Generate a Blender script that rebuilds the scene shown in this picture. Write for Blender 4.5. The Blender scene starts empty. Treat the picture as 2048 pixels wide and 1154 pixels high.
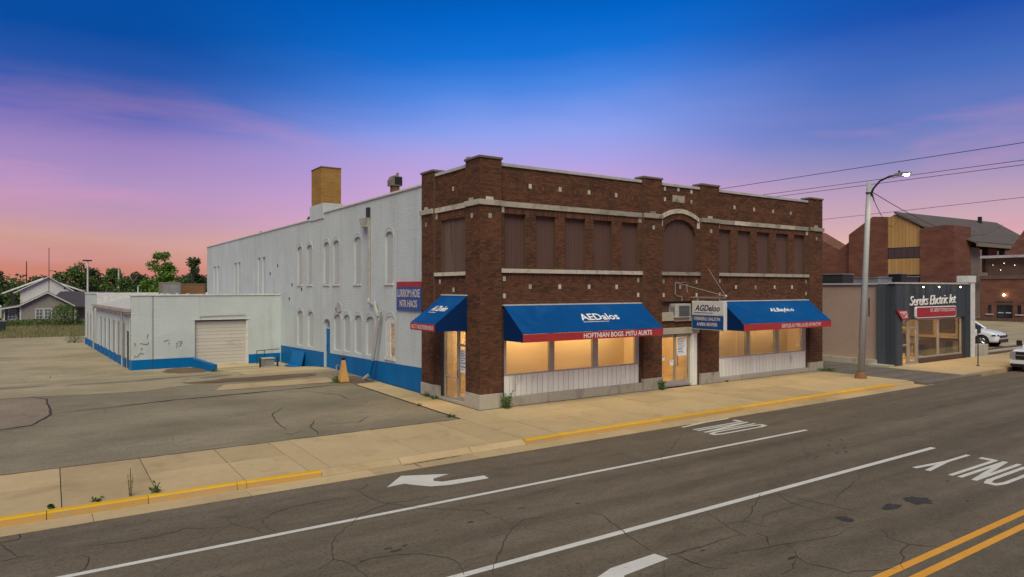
import bpy, bmesh, math, random
from mathutils import Vector, Matrix
R = math.radians
rnd = random.Random(7)
S = bpy.context.scene
COL = S.collection

# ---------------------------------------------------------------- camera
cam_d = bpy.data.cameras.new('camera'); cam = bpy.data.objects.new('camera', cam_d); COL.objects.link(cam)
cam.location = (-12.689, -20.796, 4.35)
cam.rotation_euler = (R(90), 0, R(55.925 - 90))
cam_d.lens = 23.994; cam_d.sensor_width = 36; cam_d.sensor_fit = 'HORIZONTAL'
cam_d.clip_start = .1; cam_d.clip_end = 6000
S.camera = cam

# ---------------------------------------------------------------- node helpers
def N(nt, t, **kw):
    n = nt.nodes.new(t)
    for k, v in kw.items():
        if k in n.inputs: n.inputs[k].default_value = v
        else: setattr(n, k, v)
    return n
def ramp(nt, stops, interp='LINEAR'):
    n = nt.nodes.new('ShaderNodeValToRGB'); cr = n.color_ramp; cr.interpolation = interp
    while len(cr.elements) < len(stops): cr.elements.new(.5)
    for e, (p, c) in zip(cr.elements, stops):
        e.position = p; e.color = (c[0], c[1], c[2], 1) if not isinstance(c, (int, float)) else (c, c, c, 1)
    return n
def mixc(nt, a, b, fac, mode='MIX'):
    n = nt.nodes.new('ShaderNodeMix'); n.data_type = 'RGBA'; n.blend_type = mode
    for sock, v in ((n.inputs[0], fac), (n.inputs[6], a), (n.inputs[7], b)):
        if hasattr(v, 'default_value') or hasattr(v, 'is_output'): nt.links.new(v, sock)
        else: sock.default_value = (v[0], v[1], v[2], 1) if isinstance(v, (tuple, list)) else v
    return n.outputs[2]
def mth(nt, op, a, b=None, c=None, clamp=False):
    n = nt.nodes.new('ShaderNodeMath'); n.operation = op; n.use_clamp = clamp
    for i, v in enumerate((a, b, c)):
        if v is None: continue
        if hasattr(v, 'is_output'): nt.links.new(v, n.inputs[i])
        else: n.inputs[i].default_value = v
    return n.outputs[0]

# ---------------------------------------------------------------- world: dusk sky
W = bpy.data.worlds.new('World'); S.world = W; W.use_nodes = True
nt = W.node_tree; nt.nodes.clear()
tc = nt.nodes.new('ShaderNodeTexCoord')
sep = nt.nodes.new('ShaderNodeSeparateXYZ'); nt.links.new(tc.outputs['Generated'], sep.inputs[0])
mp = nt.nodes.new('ShaderNodeMapping'); mp.inputs['Scale'].default_value = (1.6, 1.6, 9); nt.links.new(tc.outputs['Generated'], mp.inputs[0])
mp.inputs['Rotation'].default_value = (R(6), R(-5), 0)
n1 = N(nt, 'ShaderNodeTexNoise', Scale=1.3, Detail=5.0, Roughness=.55, Distortion=.3); nt.links.new(mp.outputs[0], n1.inputs['Vector'])
mp2 = nt.nodes.new('ShaderNodeMapping'); mp2.inputs['Scale'].default_value = (1.2, 1.2, 3); nt.links.new(tc.outputs['Generated'], mp2.inputs[0])
n2 = N(nt, 'ShaderNodeTexNoise', Scale=1.1, Detail=3.0); nt.links.new(mp2.outputs[0], n2.inputs['Vector'])
# height in the sky, with the tone borders waved a little; the sunset glow sits to the north-west (x < 0)
west = mth(nt, 'MULTIPLY', sep.outputs[0], -.05)
z = mth(nt, 'ADD', sep.outputs[2], mth(nt, 'MULTIPLY', mth(nt, 'SUBTRACT', n2.outputs[0], .5), .10))
z = mth(nt, 'ADD', z, mth(nt, 'MULTIPLY', mth(nt, 'SUBTRACT', n1.outputs[0], .5), .05))
HI = [(.45, (.0, .075, .36)), (.6, (.0, .05, .25)), (1, (.001, .03, .15))]
SKY_W = [(0, (.62, .205, .14)), (.03, (.60, .235, .18)), (.068, (.61, .34, .31)), (.10, (.48, .30, .42)), (.14, (.32, .265, .54)), (.18, (.21, .20, .53)), (.22, (.12, .14, .48)), (.27, (.03, .10, .41)), (.315, (.003, .072, .35)), (.38, (.001, .075, .36))] + HI
SKY_M = [(0, (.80, .33, .22)), (.03, (.84, .40, .29)), (.068, (.84, .46, .40)), (.10, (.74, .44, .55)), (.14, (.58, .39, .70)), (.18, (.40, .37, .80)), (.222, (.27, .355, .84)), (.28, (.075, .24, .76)), (.33, (.008, .165, .66)), (.38, (.001, .127, .57))] + HI
SKY_E = [(0, (.86, .44, .29)), (.03, (.86, .47, .34)), (.06, (.78, .47, .39)), (.09, (.61, .40, .44)), (.125, (.45, .33, .49)), (.155, (.27, .26, .51)), (.185, (.15, .205, .53)), (.24, (.055, .145, .50)), (.31, (.012, .078, .41)), (.38, (.004, .075, .38))] + HI
rw_, rm_, re_ = [ramp(nt, q) for q in (SKY_W, SKY_M, SKY_E)]
for q in (rw_, rm_, re_): nt.links.new(z, q.inputs[0])
az1 = ramp(nt, [(.06, 0), (.50, 1)], 'EASE'); nt.links.new(sep.outputs[0], az1.inputs[0])
az2 = ramp(nt, [(.62, 0), (.88, 1)], 'EASE'); nt.links.new(sep.outputs[0], az2.inputs[0])
base_sky = mixc(nt, mixc(nt, rw_.outputs[0], rm_.outputs[0], az1.outputs[0]), re_.outputs[0], az2.outputs[0])
# thin rose streaks
st = ramp(nt, [(.50, 0), (.66, 1)]); nt.links.new(n1.outputs[0], st.inputs[0])
bandm = ramp(nt, [(.02, .15), (.10, .75), (.17, .6), (.27, 0)]); nt.links.new(sep.outputs[2], bandm.inputs[0])
fac = mth(nt, 'MULTIPLY', mth(nt, 'MULTIPLY', st.outputs[0], bandm.outputs[0]), .85)
skyc = mixc(nt, base_sky, (.70, .32, .47), fac)
# one broad soft veil of rose cloud
st3 = ramp(nt, [(.46, 0), (.62, 1)], 'EASE'); nt.links.new(n2.outputs[0], st3.inputs[0])
mid = ramp(nt, [(.06, 0), (.125, .34), (.17, .30), (.23, 0)], 'EASE'); nt.links.new(sep.outputs[2], mid.inputs[0])
skyc = mixc(nt, skyc, (.66, .33, .52), mth(nt, 'MULTIPLY', st3.outputs[0], mid.outputs[0]))
# faint grey-mauve low cloud
st2 = ramp(nt, [(.34, 1), (.46, 0)]); nt.links.new(n1.outputs[0], st2.inputs[0])
low = ramp(nt, [(.0, .25), (.06, .5), (.11, 0)]); nt.links.new(sep.outputs[2], low.inputs[0])
skyc = mixc(nt, skyc, (.50, .22, .26), mth(nt, 'MULTIPLY', st2.outputs[0], low.outputs[0]))
bg = nt.nodes.new('ShaderNodeBackground'); nt.links.new(skyc, bg.inputs[0]); bg.inputs[1].default_value = .93
wo = nt.nodes.new('ShaderNodeOutputWorld'); nt.links.new(bg.outputs[0], wo.inputs[0])

# ---------------------------------------------------------------- sun (broad warm light added to balance the blue sky) and exposure
sd = bpy.data.lights.new('sun', 'SUN'); sd.energy = 3.1; sd.angle = R(42); sd.color = (1, .93, .70)
sun = bpy.data.objects.new('sun', sd); COL.objects.link(sun)
az, el = R(232), R(52)                       # the direction the light comes from: behind the camera, south-west
dv = Vector((math.cos(az) * math.cos(el), math.sin(az) * math.cos(el), math.sin(el)))
sun.rotation_euler = dv.to_track_quat('Z', 'Y').to_euler()
S.view_settings.view_transform = 'Standard'; S.view_settings.look = 'None'
S.view_settings.exposure = 0.13; S.view_settings.gamma = 1
S.render.engine = 'CYCLES'

# ---------------------------------------------------------------- materials
def base_mat(name):
    m = bpy.data.materials.new(name); m.use_nodes = True
    return m, m.node_tree, m.node_tree.nodes['Principled BSDF']
def obj_coord(nt, scale=(1, 1, 1), world=True):
    if world:
        g = nt.nodes.new('ShaderNodeNewGeometry'); o = g.outputs['Position']
    else:
        t = nt.nodes.new('ShaderNodeTexCoord'); o = t.outputs['Object']
    m = nt.nodes.new('ShaderNodeMapping'); m.inputs['Scale'].default_value = scale
    nt.links.new(o, m.inputs[0]); return m.outputs[0]
def flat(name, c, rough=.6, metal=0, spec=None, emit=None, es=0, var=.0, vscale=3, bump=0, bscale=60):
    """plain paint / metal / plastic with a little uneven wear"""
    m, nt, b = base_mat(name)
    b.inputs['Base Color'].default_value = (*c, 1); b.inputs['Roughness'].default_value = rough; b.inputs['Metallic'].default_value = metal
    if spec is not None: b.inputs['Specular IOR Level'].default_value = spec
    if emit: b.inputs['Emission Color'].default_value = (*emit, 1); b.inputs['Emission Strength'].default_value = es
    if var:
        n = N(nt, 'ShaderNodeTexNoise', Scale=vscale, Detail=6.0, Roughness=.65); nt.links.new(obj_coord(nt), n.inputs['Vector'])
        r = ramp(nt, [(.3, 1 - var), (.7, 1 + var * .4)]); nt.links.new(n.outputs[0], r.inputs[0])
        nt.links.new(mixc(nt, c, r.outputs[0], 1.0, 'MULTIPLY'), b.inputs['Base Color'])
    if bump:
        n = N(nt, 'ShaderNodeTexNoise', Scale=bscale, Detail=4.0); nt.links.new(obj_coord(nt), n.inputs['Vector'])
        bp = N(nt, 'ShaderNodeBump', Strength=bump, Distance=.02); nt.links.new(n.outputs[0], bp.inputs['Height']); nt.links.new(bp.outputs[0], b.inputs['Normal'])
    return m
def stained(name, c, c2, rough=.8, scale=(1, 1, 1), s1=.6, s2=9, stain=None, stain_lo=.56, stain_hi=.72, stain_scale=1.2, bump=.2, bscale=40, rand=0.0, rand_island=False):
    """mineral surface: two tones by noise at two scales, stains with a shape of their own, per-object tone"""
    m, nt, b = base_mat(name); b.inputs['Roughness'].default_value = rough; b.inputs['Specular IOR Level'].default_value = .12
    co = obj_coord(nt, scale)
    a = N(nt, 'ShaderNodeTexNoise', Scale=s1, Detail=5.0, Roughness=.6); nt.links.new(co, a.inputs['Vector'])
    d = N(nt, 'ShaderNodeTexNoise', Scale=s2, Detail=6.0, Roughness=.7); nt.links.new(co, d.inputs['Vector'])
    f = mth(nt, 'ADD', mth(nt, 'MULTIPLY', a.outputs[0], .6), mth(nt, 'MULTIPLY', d.outputs[0], .4))
    r = ramp(nt, [(.34, 0), (.66, 1)]); nt.links.new(f, r.inputs[0])
    col = mixc(nt, c, c2, r.outputs[0])
    if stain:
        e = N(nt, 'ShaderNodeTexNoise', Scale=stain_scale, Detail=8.0, Roughness=.62, Distortion=.6); nt.links.new(co, e.inputs['Vector'])
        sr = ramp(nt, [(stain_lo, 0), (stain_hi, .8)]); nt.links.new(e.outputs[0], sr.inputs[0])
        col = mixc(nt, col, stain, sr.outputs[0])
    if rand:
        oi = nt.nodes.new('ShaderNodeObjectInfo')
        if rand_island:
            oi = nt.nodes.new('ShaderNodeNewGeometry'); src = oi.outputs['Random Per Island']
        else: src = oi.outputs['Random']
        rr = ramp(nt, [(0, 1 - rand), (1, 1 + rand * .6)]); nt.links.new(src, rr.inputs[0])
        col = mixc(nt, col, rr.outputs[0], 1.0, 'MULTIPLY')
    nt.links.new(col, b.inputs['Base Color'])
    if bump:
        n = N(nt, 'ShaderNodeTexNoise', Scale=bscale, Detail=5.0); nt.links.new(obj_coord(nt), n.inputs['Vector'])
        bp = N(nt, 'ShaderNodeBump', Strength=bump, Distance=.02); nt.links.new(n.outputs[0], bp.inputs['Height']); nt.links.new(bp.outputs[0], b.inputs['Normal'])
    return m
def brick_mat(name, island):
    m, nt, b = base_mat(name); b.inputs['Roughness'].default_value = .85; b.inputs['Specular IOR Level'].default_value = .15
    if island:
        g = nt.nodes.new('ShaderNodeNewGeometry'); src = g.outputs['Random Per Island']
    else:
        g = nt.nodes.new('ShaderNodeObjectInfo'); src = g.outputs['Random']
    co = obj_coord(nt, (1, 1, 1.8))
    big = N(nt, 'ShaderNodeTexNoise', Scale=.75, Detail=5.0, Roughness=.6); nt.links.new(co, big.inputs['Vector'])
    # firing batches: zones of darker and of redder brick, then brick to brick
    v = mth(nt, 'ADD', mth(nt, 'MULTIPLY', src, .44), mth(nt, 'MULTIPLY', mth(nt, 'SUBTRACT', big.outputs[0], .14), .72))
    r = ramp(nt, [(.08, (.046, .027, .019)), (.3, (.090, .046, .029)), (.5, (.126, .059, .034)), (.72, (.165, .072, .036)), (.95, (.215, .092, .042))])
    nt.links.new(v, r.inputs[0])
    fn = N(nt, 'ShaderNodeTexNoise', Scale=22.0, Detail=4.0); nt.links.new(obj_coord(nt), fn.inputs['Vector'])
    fr = ramp(nt, [(.3, .72), (.7, 1.15)]); nt.links.new(fn.outputs[0], fr.inputs[0])
    nt.links.new(mixc(nt, r.outputs[0], fr.outputs[0], 1.0, 'MULTIPLY'), b.inputs['Base Color'])
    return m
def course_brick(name, c1, c2, mortar, scale=1.0):
    """far brickwork, too small to build brick by brick"""
    m, nt, b = base_mat(name); b.inputs['Roughness'].default_value = .85; b.inputs['Specular IOR Level'].default_value = .15
    g = nt.nodes.new('ShaderNodeNewGeometry'); s = nt.nodes.new('ShaderNodeSeparateXYZ'); nt.links.new(g.outputs['Position'], s.inputs[0])
    cb = nt.nodes.new('ShaderNodeCombineXYZ'); nt.links.new(mth(nt, 'ADD', s.outputs[0], s.outputs[1]), cb.inputs[0]); nt.links.new(s.outputs[2], cb.inputs[1])
    t = nt.nodes.new('ShaderNodeTexBrick'); nt.links.new(cb.outputs[0], t.inputs['Vector'])
    t.inputs['Scale'].default_value = 1; t.inputs['Brick Width'].default_value = .23 * scale; t.inputs['Row Height'].default_value = .078 * scale
    t.inputs['Mortar Size'].default_value = .008 * scale; t.inputs['Color1'].default_value = (*c1, 1); t.inputs['Color2'].default_value = (*c2, 1); t.inputs['Mortar'].default_value = (*mortar, 1)
    n = N(nt, 'ShaderNodeTexNoise', Scale=.5, Detail=5.0); nt.links.new(obj_coord(nt, (1, 1, 3)), n.inputs['Vector'])
    r = ramp(nt, [(.3, .75), (.7, 1.15)]); nt.links.new(n.outputs[0], r.inputs[0])
    nt.links.new(mixc(nt, t.outputs[0], r.outputs[0], 1.0, 'MULTIPLY'), b.inputs['Base Color'])
    return m
def leaf_mat(name, c1, c2):
    m, nt, b = base_mat(name); b.inputs['Roughness'].default_value = .6
    g = nt.nodes.new('ShaderNodeNewGeometry')
    r = ramp(nt, [(0, c1), (1, c2)]); nt.links.new(g.outputs['Random Per Island'], r.inputs[0])
    nt.links.new(r.outputs[0], b.inputs['Base Color'])
    tr = nt.nodes.new('ShaderNodeBsdfTranslucent'); nt.links.new(r.outputs[0], tr.inputs[0])
    mx = nt.nodes.new('ShaderNodeMixShader'); mx.inputs[0].default_value = .25
    nt.links.new(b.outputs[0], mx.inputs[1]); nt.links.new(tr.outputs[0], mx.inputs[2])
    nt.links.new(mx.outputs[0], nt.nodes['Material Output'].inputs[0])
    return m
def glass_mat(name, tint=(.96, .97, .95), refl=.10):
    m, nt, b = base_mat(name)
    t = nt.nodes.new('ShaderNodeBsdfTransparent'); t.inputs[0].default_value = (*tint, 1)
    g = nt.nodes.new('ShaderNodeBsdfGlossy'); g.inputs['Roughness'].default_value = .03
    lw = N(nt, 'ShaderNodeLayerWeight', Blend=.25)
    mx = nt.nodes.new('ShaderNodeMixShader'); nt.links.new(mth(nt, 'ADD', mth(nt, 'MULTIPLY', lw.outputs['Fresnel'], .6), refl * .4, clamp=True), mx.inputs[0])
    nt.links.new(t.outputs[0], mx.inputs[1]); nt.links.new(g.outputs[0], mx.inputs[2]); nt.links.new(mx.outputs[0], nt.nodes['Material Output'].inputs[0])
    return m

M = {}
M['brick'] = brick_mat('brown_brick', True); M['brick_one'] = brick_mat('brown_brick_single', False)
M['mortar'] = stained('brown_mortar', (.085, .050, .038), (.13, .082, .060), bump=.3, s2=14)
M['stone'] = stained('limestone', (.40, .36, .28), (.52, .48, .39), stain=(.13, .125, .105), stain_scale=1.9, stain_lo=.5, rand=.42)
M['stone_dark'] = stained('weathered_cap', (.13, .11, .09), (.20, .17, .14), rand=.1)
M['base'] = stained('plinth_concrete', (.36, .33, .26), (.47, .43, .34), stain=(.17, .15, .12), stain_scale=1.8, scale=(1, 1, .5), rand=.12)
M['coping'] = flat('metal_coping', (.50, .50, .47), .45, .2, var=.25, vscale=1.5)
M['board'] = stained('brown_board', (.098, .056, .045), (.122, .072, .058), rough=.6, scale=(1, 1, .15), s2=14, bump=.05, rand=.05)
M['board_old'] = stained('weathered_board', (.12, .078, .058), (.165, .112, .085), rough=.8, scale=(3, 3, .2), s2=12, stain=(.07, .045, .035), bump=.1, rand=.14)
def white_wall():
    m, nt, b = base_mat('white_wall_paint'); b.inputs['Roughness'].default_value = .75
    co = obj_coord(nt, (1, 1, .45))
    a = N(nt, 'ShaderNodeTexNoise', Scale=.5, Detail=8.0, Roughness=.65); nt.links.new(co, a.inputs['Vector'])
    r = ramp(nt, [(.3, (.45, .485, .47)), (.5, (.50, .56, .56)), (.75, (.54, .605, .605))]); nt.links.new(a.outputs[0], r.inputs[0])
    d = N(nt, 'ShaderNodeTexNoise', Scale=3.2, Detail=8.0, Roughness=.75, Distortion=.8); nt.links.new(obj_coord(nt), d.inputs['Vector'])
    dr = ramp(nt, [(.63, 0), (.74, .55)]); nt.links.new(d.outputs[0], dr.inputs[0])
    wcol = mixc(nt, r.outputs[0], (.37, .36, .32), dr.outputs[0])
    # rain streaks and patched-over places
    sk = N(nt, 'ShaderNodeTexNoise', Scale=2.2, Detail=6.0, Roughness=.6); nt.links.new(obj_coord(nt, (1, 1, .05)), sk.inputs['Vector'])
    skr = ramp(nt, [(.54, 0), (.72, .5)]); nt.links.new(sk.outputs[0], skr.inputs[0])
    wcol = mixc(nt, wcol, (.35, .36, .34), skr.outputs[0])
    pv = N(nt, 'ShaderNodeTexVoronoi', Scale=.35); nt.links.new(obj_coord(nt, (1, 1, 1.6)), pv.inputs['Vector'])
    pvr = ramp(nt, [(.0, .95), (1, 1.03)]); nt.links.new(pv.outputs['Color'], pvr.inputs[0])
    nt.links.new(mixc(nt, wcol, pvr.outputs[0], 1.0, 'MULTIPLY'), b.inputs['Base Color'])
    # painted-over brick courses and patched render
    g = nt.nodes.new('ShaderNodeNewGeometry'); s = nt.nodes.new('ShaderNodeSeparateXYZ'); nt.links.new(g.outputs['Position'], s.inputs[0])
    cb = nt.nodes.new('ShaderNodeCombineXYZ'); nt.links.new(mth(nt, 'ADD', s.outputs[0], s.outputs[1]), cb.inputs[0]); nt.links.new(s.outputs[2], cb.inputs[1])
    t = nt.nodes.new('ShaderNodeTexBrick'); nt.links.new(cb.outputs[0], t.inputs['Vector'])
    t.inputs['Scale'].default_value = 1; t.inputs['Brick Width'].default_value = .24; t.inputs['Row Height'].default_value = .08; t.inputs['Mortar Size'].default_value = .012; t.inputs['Mortar Smooth'].default_value = .6
    t.inputs['Color1'].default_value = (1, 1, 1, 1); t.inputs['Color2'].default_value = (.85, .85, .85, 1); t.inputs['Mortar'].default_value = (.3, .3, .3, 1)
    h = mth(nt, 'ADD', mth(nt, 'MULTIPLY', t.outputs[0], .5), mth(nt, 'MULTIPLY', d.outputs[0], 1.4))
    bp = N(nt, 'ShaderNodeBump', Strength=.5, Distance=.03); nt.links.new(h, bp.inputs['Height']); nt.links.new(bp.outputs[0], b.inputs['Normal'])
    return m
M['white_wall'] = white_wall()
M['white_infill'] = stained('white_infill', (.40, .42, .41), (.465, .495, .49), rough=.75, scale=(1, 1, .5), s2=7, stain=(.38, .34, .28), stain_lo=.6, bump=.3)
M['white_paint'] = flat('white_paint', (.62, .62, .59), .5, var=.2, vscale=4)
M['white_panel'] = stained('white_panel', (.70, .70, .63), (.78, .78, .71), rough=.5, scale=(1, 1, .3), s2=8, stain=(.37, .35, .29), stain_lo=.62, bump=.05, rand=.06)
M['blue_paint'] = stained('blue_wall_paint', (.0005, .105, .30), (.001, .15, .40), rough=.55, scale=(1, 1, .6), s2=6, stain=(.015, .16, .34), stain_lo=.6, bump=.25)
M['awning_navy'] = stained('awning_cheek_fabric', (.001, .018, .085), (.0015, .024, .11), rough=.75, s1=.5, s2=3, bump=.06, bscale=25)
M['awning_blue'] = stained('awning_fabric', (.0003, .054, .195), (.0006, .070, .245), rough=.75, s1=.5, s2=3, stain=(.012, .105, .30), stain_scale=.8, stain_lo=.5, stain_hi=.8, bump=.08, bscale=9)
M['awning_red'] = stained('valance_red', (.33, .032, .040), (.40, .045, .050), rough=.7, s1=.8, bump=.04)
M['sign_blue'] = flat('sign_blue', (.004, .065, .25), .4, var=.15)
M['sign_red'] = flat('sign_red', (.36, .012, .02), .45, var=.15)
M['sign_white'] = flat('sign_white', (.60, .60, .58), .4, var=.12)
M['letter_white'] = flat('lettering_white', (.80, .79, .76), .5, var=.1, vscale=6)
M['letter_pale'] = flat('lettering_faded', (.62, .52, .50), .6, var=.3, vscale=9)
M['letter_navy'] = flat('lettering_navy', (.005, .01, .06), .5)
M['alu'] = flat('aluminium_frame', (.42, .41, .37), .4, .5, var=.15)
M['dark_metal'] = flat('dark_metal', (.035, .033, .032), .55, .3, var=.2)
M['black'] = flat('black_plastic', (.012, .012, .013), .5)
M['grey_metal'] = flat('galvanised', (.30, .31, .31), .5, .4, var=.25, vscale=2)
M['spout'] = flat('downspout_tin', (.43, .43, .40), .5, .25, var=.25, vscale=3)
M['spout_rusty'] = stained('rusty_gutter', (.40, .38, .33), (.34, .31, .26), stain=(.20, .11, .06), stain_scale=2.5, stain_lo=.48, bump=.1)
M['pole'] = stained('lamp_pole', (.26, .275, .28), (.34, .355, .36), rough=.6, scale=(1, 1, .3), stain=(.24, .20, .16), stain_lo=.62, bump=.1)
M['rust'] = stained('rusted_steel', (.13, .06, .03), (.24, .13, .07), bump=.5)
M['glass'] = glass_mat('shop_glass')
M['dark_glass'] = flat('dark_glass', (.02, .024, .028), .08, spec=.8)
M['house_glass'] = flat('house_glass', (.11, .14, .16), .12, spec=.8)
M['interior'] = stained('interior_cream', (.74, .60, .38), (.80, .67, .44), rough=.8, scale=(.5, .5, 2.5), s1=.8, s2=2, bump=0)
M['interior_floor'] = stained('interior_floor', (.55, .40, .23), (.66, .50, .30), rough=.5, bump=0)
M['paper'] = flat('notice_paper', (.72, .74, .76), .7)
M['print'] = flat('notice_print', (.12, .20, .30), .7)
M['concrete'] = stained('walk_concrete', (.40, .295, .160), (.495, .375, .212), s1=.5, s2=5, stain=(.30, .215, .12), stain_scale=.9, stain_lo=.55, stain_hi=.8, rand=.13, bump=.12, bscale=70)
M['concrete_pale'] = stained('apron_concrete', (.40, .30, .17), (.50, .39, .23), s1=.4, s2=4, stain=(.30, .20, .12), stain_scale=.35, stain_lo=.5, rand=.08, bump=.12)
M['gap'] = flat('joint_dirt_and_shade', (.045, .036, .026), .95)
M['curb_yellow'] = stained('kerb_yellow', (.60, .335, .018), (.68, .40, .03), rough=.6, s1=2, s2=12, stain=(.42, .29, .13), stain_scale=4, stain_lo=.56, stain_hi=.7, rand=.1)
M['curb_face'] = stained('kerb_face_worn_yellow', (.52, .28, .05), (.46, .30, .12), s1=2, s2=10, stain=(.38, .29, .18), stain_scale=3, stain_lo=.46, stain_hi=.66, rand=.1)
def asphalt(name, c1, c2, tracks=True):
    m, nt, b = base_mat(name); b.inputs['Roughness'].default_value = .82; b.inputs['Specular IOR Level'].default_value = .2
    a = N(nt, 'ShaderNodeTexNoise', Scale=.35, Detail=6.0, Roughness=.6); nt.links.new(obj_coord(nt, (.35, 1.6, 1) if tracks else (.7, .9, 1)), a.inputs['Vector'])
    d = N(nt, 'ShaderNodeTexNoise', Scale=2.2, Detail=8.0, Roughness=.7); nt.links.new(obj_coord(nt, (.6, 1.3, 1)), d.inputs['Vector'])
    e = N(nt, 'ShaderNodeTexNoise', Scale=55.0, Detail=3.0); nt.links.new(obj_coord(nt), e.inputs['Vector'])
    f = mth(nt, 'ADD', mth(nt, 'MULTIPLY', a.outputs[0], .5), mth(nt, 'MULTIPLY', d.outputs[0], .5))
    r = ramp(nt, [(.36, c1), (.62, c2)]); nt.links.new(f, r.inputs[0])
    er = ramp(nt, [(.3, .72), (.7, 1.26)]); nt.links.new(e.outputs[0], er.inputs[0])
    col = mixc(nt, r.outputs[0], er.outputs[0], 1.0, 'MULTIPLY')
    # long wheel-worn streaks and small grit
    ws = N(nt, 'ShaderNodeTexNoise', Scale=1.1, Detail=4.0); nt.links.new(obj_coord(nt, (.035, 1.3, 1) if tracks else (.25, .3, 1)), ws.inputs['Vector'])
    wr_ = ramp(nt, [(.35, .84), (.65, 1.14)]); nt.links.new(ws.outputs[0], wr_.inputs[0]); col = mixc(nt, col, wr_.outputs[0], 1.0, 'MULTIPLY')
    gt = N(nt, 'ShaderNodeTexNoise', Scale=14.0, Detail=6.0, Roughness=.8); nt.links.new(obj_coord(nt), gt.inputs['Vector'])
    gr_ = ramp(nt, [(.36, .70), (.48, 1), (.62, 1.1)]); nt.links.new(gt.outputs[0], gr_.inputs[0]); col = mixc(nt, col, gr_.outputs[0], 1.0, 'MULTIPLY')
    s = N(nt, 'ShaderNodeTexNoise', Scale=.8, Detail=9.0, Roughness=.68, Distortion=.5); nt.links.new(obj_coord(nt, (.45, 1.5, 1) if tracks else (.8, 1, 1)), s.inputs['Vector'])
    sr = ramp(nt, [(.58, 0), (.72, .55)]); nt.links.new(s.outputs[0], sr.inputs[0])
    col = mixc(nt, col, tuple(x * .55 for x in c1), sr.outputs[0])
    # hairline map cracking in places
    vo = N(nt, 'ShaderNodeTexVoronoi', Scale=.55); vo.feature = 'DISTANCE_TO_EDGE'
    wv = N(nt, 'ShaderNodeTexNoise', Scale=1.7, Detail=4.0); nt.links.new(obj_coord(nt), wv.inputs['Vector'])
    nt.links.new(mixc(nt, obj_coord(nt), wv.outputs[1], .16), vo.inputs['Vector'])
    vr = ramp(nt, [(.0, 1), (.007, 0)]); nt.links.new(vo.outputs[0], vr.inputs[0])
    pm = N(nt, 'ShaderNodeTexNoise', Scale=.25, Detail=3.0); nt.links.new(obj_coord(nt), pm.inputs['Vector'])
    pr_ = ramp(nt, [(.52, 0), (.60, .5)]); nt.links.new(pm.outputs[0], pr_.inputs[0])
    col = mixc(nt, col, tuple(x * .35 for x in c1), mth(nt, 'MULTIPLY', vr.outputs[0], pr_.outputs[0]))
    nt.links.new(col, b.inputs['Base Color'])
    bp = N(nt, 'ShaderNodeBump', Strength=.3, Distance=.01); nt.links.new(e.outputs[0], bp.inputs['Height']); nt.links.new(bp.outputs[0], b.inputs['Normal'])
    return m
M['road'] = asphalt('road_asphalt', (.106, .083, .056), (.150, .122, .086))
M['lot'] = asphalt('lot_asphalt', (.188, .156, .104), (.245, .208, .142), False)
M['lot_far'] = asphalt('lot_worn_gravelly', (.295, .240, .150), (.375, .312, .20), False)
M['lot_patch'] = asphalt('lot_patch', (.215, .168, .118), (.27, .215, .155), False)
M['alley'] = asphalt('alley_asphalt', (.12, .105, .085), (.165, .145, .12))
M['crack'] = flat('tar_crack', (.038, .031, .024), .9)
M['patch'] = flat('tar_patch', (.040, .034, .029), .85, var=.3, vscale=6)
M['mark_white'] = stained('road_paint_white', (.50, .485, .44), (.60, .585, .54), rough=.7, s1=2, s2=16, stain=(.20, .17, .14), stain_scale=7, stain_lo=.62, stain_hi=.72, bump=.1)
M['mark_yellow'] = stained('road_paint_yellow', (.60, .27, .035), (.68, .33, .05), rough=.7, s1=2, s2=16, stain=(.2, .12, .06), stain_scale=7, stain_lo=.64, stain_hi=.74, bump=.1)
M['dirt'] = stained('bare_dirt', (.11, .075, .048), (.17, .12, .08), s2=12, bump=.8, bscale=18)
M['grass_ground'] = stained('dry_grass_ground', (.20, .18, .08), (.32, .26, .13), s1=.3, s2=3, stain=(.07, .10, .03), stain_scale=.5, bump=.6, bscale=15)
M['leaf'] = leaf_mat('leaf_mid', (.045, .095, .018), (.13, .21, .04))
M['leaf_bright'] = leaf_mat('leaf_bright', (.065, .15, .014), (.17, .31, .035))
M['leaf_dark'] = leaf_mat('leaf_dark', (.026, .060, .016), (.082, .135, .034))
M['weed'] = leaf_mat('weed_leaf', (.035, .085, .015), (.11, .19, .03))
M['dry_weed'] = leaf_mat('dry_weed', (.10, .09, .04), (.22, .18, .09))
M['rough_grass'] = leaf_mat('rough_grass', (.085, .125, .03), (.36, .29, .15))
M['bark'] = stained('bark', (.07, .05, .035), (.13, .10, .07), bump=.6)
M['yellow_brick'] = course_brick('yellow_chimney_brick', (.30, .165, .042), (.37, .21, .06), (.22, .13, .05))
M['far_brick'] = course_brick('red_brick_far', (.155, .062, .042), (.19, .076, .050), (.13, .065, .048), 2.2)
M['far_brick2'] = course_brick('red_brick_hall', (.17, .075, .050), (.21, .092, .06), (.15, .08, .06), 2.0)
M['gold'] = stained('ochre_cladding', (.40, .24, .085), (.46, .285, .11), rough=.6, scale=(1, 1, .3), bump=.05, rand=.1)
M['shingle'] = stained('grey_shingle', (.085, .072, .066), (.13, .112, .10), s1=.6, s2=7, scale=(1, 1, 4), bump=.5, bscale=8)
M['shingle_dark'] = stained('dark_shingle', (.055, .050, .062), (.075, .068, .082), s2=8, bump=.4, bscale=10)
M['pink_block'] = stained('pink_block', (.36, .255, .20), (.42, .305, .245), s1=.5, s2=6, scale=(1, 1, 2), stain=(.32, .25, .21), bump=.2)
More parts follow.
